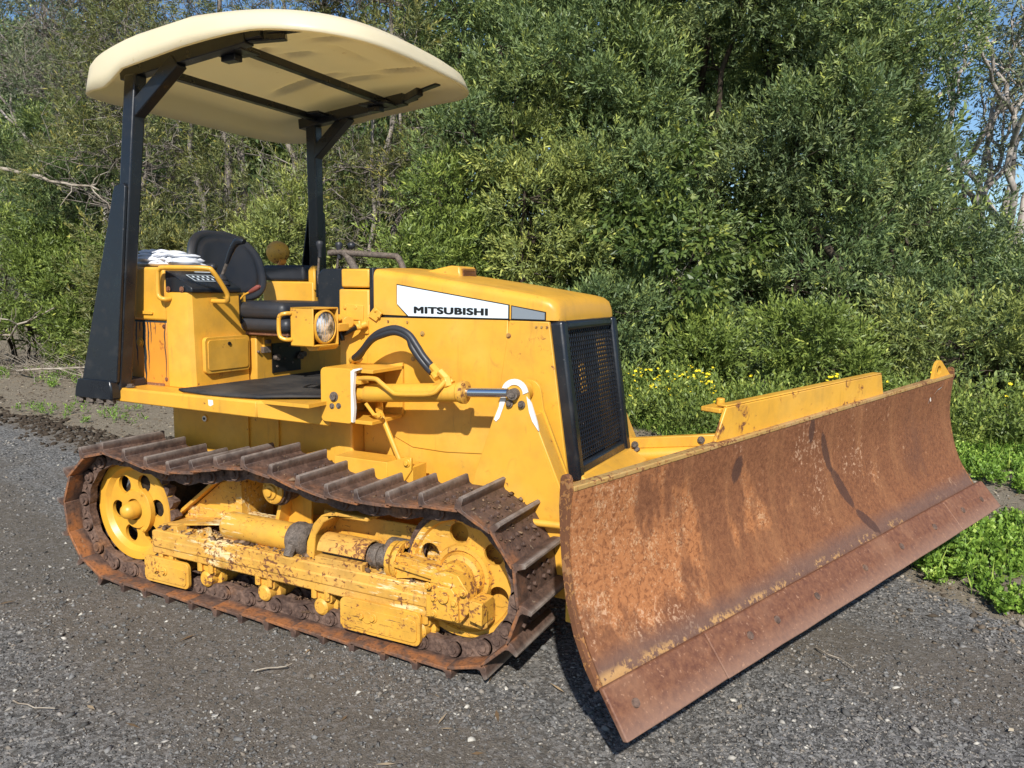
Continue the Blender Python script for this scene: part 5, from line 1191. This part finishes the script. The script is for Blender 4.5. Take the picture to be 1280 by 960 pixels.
# canopy shell
def canopy():
    N, K = 96, 22; vs = []; XC, A, Bh = .396, .636, .612
    def edge(t):
        c, s = math.cos(t), math.sin(t); e = 2 / 7.5 if c < 0 else 2 / 3.0
        x = XC + A * math.copysign(abs(c) ** e, c); y = Bh * math.copysign(abs(s) ** (2 / 7.5 if c < 0 else 2 / 3.6), s); return x, y
    def top(x, y):
        u = (x - XC) / A; v = y / Bh
        z = 2.215 - .020 * u - .145 * max(0, -u - .1) ** 1.35 - .022 * v * v - .025 * max(0, u) ** 3
        for cx, cy, ax, ay, h in ((.15, .30, .16, .018, .016), (.15, -.10, .16, .018, .016), (.32, .0, .13, .02, .014), (.80, .10, .020, .13, .018), (.70, .32, .10, .016, .014), (.72, -.15, .12, .016, .014), (.40, .38, .12, .016, .014), (.62, .05, .02, .10, .010)):
            d = ((x - cx) / ax) ** 4 + ((y - cy) / ay) ** 4; z += h * 2.0 / (1 + d ** 1.6)
        return z
    def lipz(x, y):
        u = (x - XC) / A
        if u < -.68: return 1.968
        if u < -.42:
            k = (u + .68) / .26; k = k * k * (3 - 2 * k); return 1.968 + k * .070
        return 2.038 + min(1, (u + .42) / .9) ** .8 * .056 - max(0, u - .55) * .03
    NI = 40
    for i in range(N):
        x, y = edge(2 * math.pi * i / N)
        for k in range(NI + 1):
            f = k / NI * .955; px, py = XC + (x - XC) * f, y * f; z = top(px, py); 
            q = max(0, f - .86) / .095; z -= .020 * q * q
            vs.append((px, py, z))
        lz = lipz(x, y); zt = top(x, y) - .048
        px, py = XC + (x - XC) * .985, y * .985; vs.append((px, py, zt + .020))
        vs.append((x, y, zt + .002)); vs.append((x + (x - XC) * .012, y * 1.012, zt * .5 + lz * .5)); vs.append((x + (x - XC) * .025, y * 1.02, lz))
    k = NI + 5; m = MB(); m.add(vs, [(i * k + j, ((i + 1) % N) * k + j, ((i + 1) % N) * k + j + 1, i * k + j + 1) for i in range(N) for j in range(1, k - 1)] + [(i * k, i * k + 1, ((i + 1) % N) * k + 1) for i in range(N)])
    # weld the centre
    o = m.build('canopy', CRM, DZ, ang=60)
    bm = bmesh.new(); bm.from_mesh(o.data); bmesh.ops.remove_doubles(bm, verts=bm.verts, dist=1e-5); bmesh.ops.recalc_face_normals(bm, faces=bm.faces); bm.to_mesh(o.data); bm.free(); o.data.shade_smooth()
    s = o.modifiers.new('solid', 'SOLIDIFY'); s.thickness = .012; s.offset = -1
    return o
canopy()

# lift cylinders and brackets
for s_ in (-1, 1):
    def W(m): return m.mirror() if s_ > 0 else m
    m = MB(); m.prism(rrect(.905, 1.045, .742, .938, .018), -.505, -.492); m.box(.915, .928, -.492, -.30, .75, .93); m.box(.915, 1.125, -.492, -.30, .925, .938)
    m.box(.915, 1.12, -.492, -.30, .742, .755); m.prism([(1.045, .75), (1.045, .936), (1.125, .95), (1.125, .755)], -.31, -.298)
    cb_ = W(m).build('cylinder_bracket', P0, DZ, bevel=.005)
    m = MB(); m.prism([(1.040, .75), (1.040, .93), (1.052, .938), (1.08, .944), (1.08, .938), (1.056, .930), (1.049, .86), (1.054, .80), (1.048, .748)], -.5065, -.4925); W(m).build('white_primer_patch', WPR, cb_)
    m = MB(); m.cyl((.965, -.516, .835), (.965, -.44, .835), .013, n=16); m.cyl((.965, -.508, .835), (.965, -.504, .835), .018, n=16); bolt(m, (.955, -.505, .800), (0, -1, 0), .007, .006); bolt(m, (.985, -.505, .803), (0, -1, 0), .007, .006)
    W(m).build('bracket_pin', DSTEEL, cb_)
    m = MB(); a = Vector((1.005, -.445, .843)); b = Vector((1.462, -.445, .879)); m.cyl(a, b, .0325, n=32); m.cyl(b - (b - a) * .04, b + (b - a) * .012, .0355, n=32); m.cyl(a, a + (b - a) * .06, .036, n=32)
    m.cyl((.965, -.47, .835), (.965, -.42, .835), .035, n=24); m.box(.96, 1.02, -.465, -.425, .81, .87)
    cy = W(m).build('lift_cylinder', P0, DZ, bevel=.004)
    m = MB(); m.lathe([(.034, 0), (.039, .002), (.039, .016), (.024, .020), (.016, .022)], (1.455, -.445, .879), 30, 'x'); W(m).build('cylinder_gland', P1, cy)
    m = MB(); m.cyl(b, (1.63, -.445, .889), .0165, n=20); W(m).build('piston_rod', STEEL, cy)
    m = MB(); m.cyl((1.647, -.412, .888), (1.647, -.36, .888), .034, n=24); m.cyl((1.615, -.43, .888), (1.64, -.40, .888), .02, n=14); W(m).build('rod_eye', P0, cy)
    m = MB(); m.tube([(1.045, -.480, .895), (1.075, -.488, .906), (1.135, -.492, .908), (1.160, -.492, .895), (1.205, -.492, .868), (1.235, -.492, .862), (1.36, -.492, .872), (1.390, -.488, .892), (1.405, -.470, .915)], .0085, 10, smooth=4); m.cyl((1.03, -.465, .885), (1.06, -.48, .90), .016, n=12); m.box(1.045, 1.075, -.492, -.45, .885, .912)
    W(m).build('hydraulic_pipe', P0, cy)
    m = MB(); m.cyl((1.325, -.42, .957), (1.365, -.435, .930), .017, n=6); m.cyl((1.36, -.43, .935), (1.385, -.44, .915), .013, n=10); m.cyl((1.37, -.445, .945), (1.42, -.45, .905), .016, n=6); m.cyl((1.40, -.455, .925), (1.412, -.46, .895), .019, n=6); m.cyl((1.34, -.44, .935), (1.36, -.45, .92), .012, n=8)
    W(m).build('hose_fitting', P0, cy, bevel=.002)
    for dz, dx in ((0, 0), (-.012, -.022)):
        m = MB(); m.tube([(.955, -.36 + dz, .963), (.985, -.375 + dz, .978), (1.02, -.40, 1.003), (1.065, -.415, 1.042 + dz * .4), (1.11, -.42, 1.068 + dz), (1.17, -.42, 1.082 + dz), (1.225, -.42, 1.064 + dz), (1.262 + dx, -.42, 1.022), (1.285 + dx, -.42, .992), (1.315 + dx * .8, -.42, .962 + dz * .5), (1.338 + dx * .6, -.425, .948 + dz)], .0125, 14, smooth=5); W(m).build('hydraulic_hose', RUB, cy)
    m = MB(); m.cyl((.915, -.33, .950), (.965, -.36, .963), .015, n=14); m.cyl((.95, -.35, .958), (.965, -.36, .962), .018, n=6); m.cyl((.88, -.29, .945), (.92, -.335, .952), .013, n=10)
    W(m).build('hose_fitting', P0, cy, bevel=.002)
    m = MB(); m.tube([(1.085, -.40, .790), (1.10, -.41, .77), (1.19, -.42, .605)], .0095, 10); m.cyl((1.07, -.38, .80), (1.10, -.42, .785), .014, n=10); m.tube([(1.07, -.46, .812), (1.105, -.46, .775), (1.125, -.45, .775)], .007, 8); bolt(m, (1.125, -.45, .775), (0, -1, 0), .009, .01)
    W(m).build('safety_link', P0, cb_)

for o in [q for q in bpy.data.objects if q.type == 'MESH' and q.name.split('.')[0] in ('hull_rib', 'edge_bolt', 'control_knob', 'panel_bolt', 'bar_fastener', 'foot_bolt', 'tank_fastener', 'panel_screw', 'seat_latch', 'tank_latch', 'white_primer_patch', 'bracket_pin', 'frame_cap', 'intake_grille', 'nose_plate', 'guard_strut', 'fan_shroud', 'hull', 'blade_backing', 'hose_fitting')]: split_loose(o)
# folded sheet lying on the tank
rng = np.random.default_rng(3)
m = MB()
def fold(m, x0, x1, y0, y1, z0, z1, seed):
    r = np.random.default_rng(seed); n = 14; ph = r.uniform(0, 6, 8)
    vs = []
    for lay in (0, 1):
        for i in range(n + 1):
            for j in range(n + 1):
                u, v = i / n, j / n; e = min(u, 1 - u, v, 1 - v); bul = (1 - max(0, 1 - e / .12) ** 2)
                w = .5 * math.sin(9 * u + ph[0] + 3 * math.sin(4 * v + ph[1])) + .5 * math.sin(7 * v + ph[2] + 2 * math.sin(5 * u + ph[3])) + .4 * math.sin(19 * u + 11 * v + ph[4])
                x = x0 + (x1 - x0) * u + .008 * math.sin(8 * v + ph[5]); y = y0 + (y1 - y0) * v + .008 * math.sin(9 * u + ph[6])
                zm = (z0 + z1) / 2; z = zm + (1 if lay else -1) * (z1 - z0) / 2 * bul + (w * .0045 if lay else 0); vs.append((x, y, z))
    k = (n + 1) ** 2; g = lambda l, i, j: l * k + i * (n + 1) + j
    fs = [(g(1, i, j), g(1, i + 1, j), g(1, i + 1, j + 1), g(1, i, j + 1)) for i in range(n) for j in range(n)] + [(g(0, i, j), g(0, i, j + 1), g(0, i + 1, j + 1), g(0, i + 1, j)) for i in range(n) for j in range(n)]
    for i in range(n): fs += [(g(0, i, 0), g(0, i + 1, 0), g(1, i + 1, 0), g(1, i, 0)), (g(0, i + 1, n), g(0, i, n), g(1, i, n), g(1, i + 1, n)), (g(0, 0, i + 1), g(0, 0, i), g(1, 0, i), g(1, 0, i + 1)), (g(0, n, i), g(0, n, i + 1), g(1, n, i + 1), g(1, n, i))]
    m.add(vs, fs)
fold(m, -.135, .105, -.47, -.25, 1.296, 1.318, 1); fold(m, -.105, .095, -.475, -.26, 1.314, 1.336, 2); fold(m, -.125, .085, -.46, -.27, 1.332, 1.352, 3); fold(m, -.10, .02, -.44, -.29, 1.348, 1.364, 4); fold(m, .02, .118, -.47, -.30, 1.300, 1.330, 5); fold(m, -.19, -.11, -.46, -.30, 1.296, 1.310, 6)
cl = m.build('folded_sheet', CLO, None, ang=70)
tag(cl, 'crumpled white cloth folded on top of the yellow fuel tank beside the seat', 'cloth')
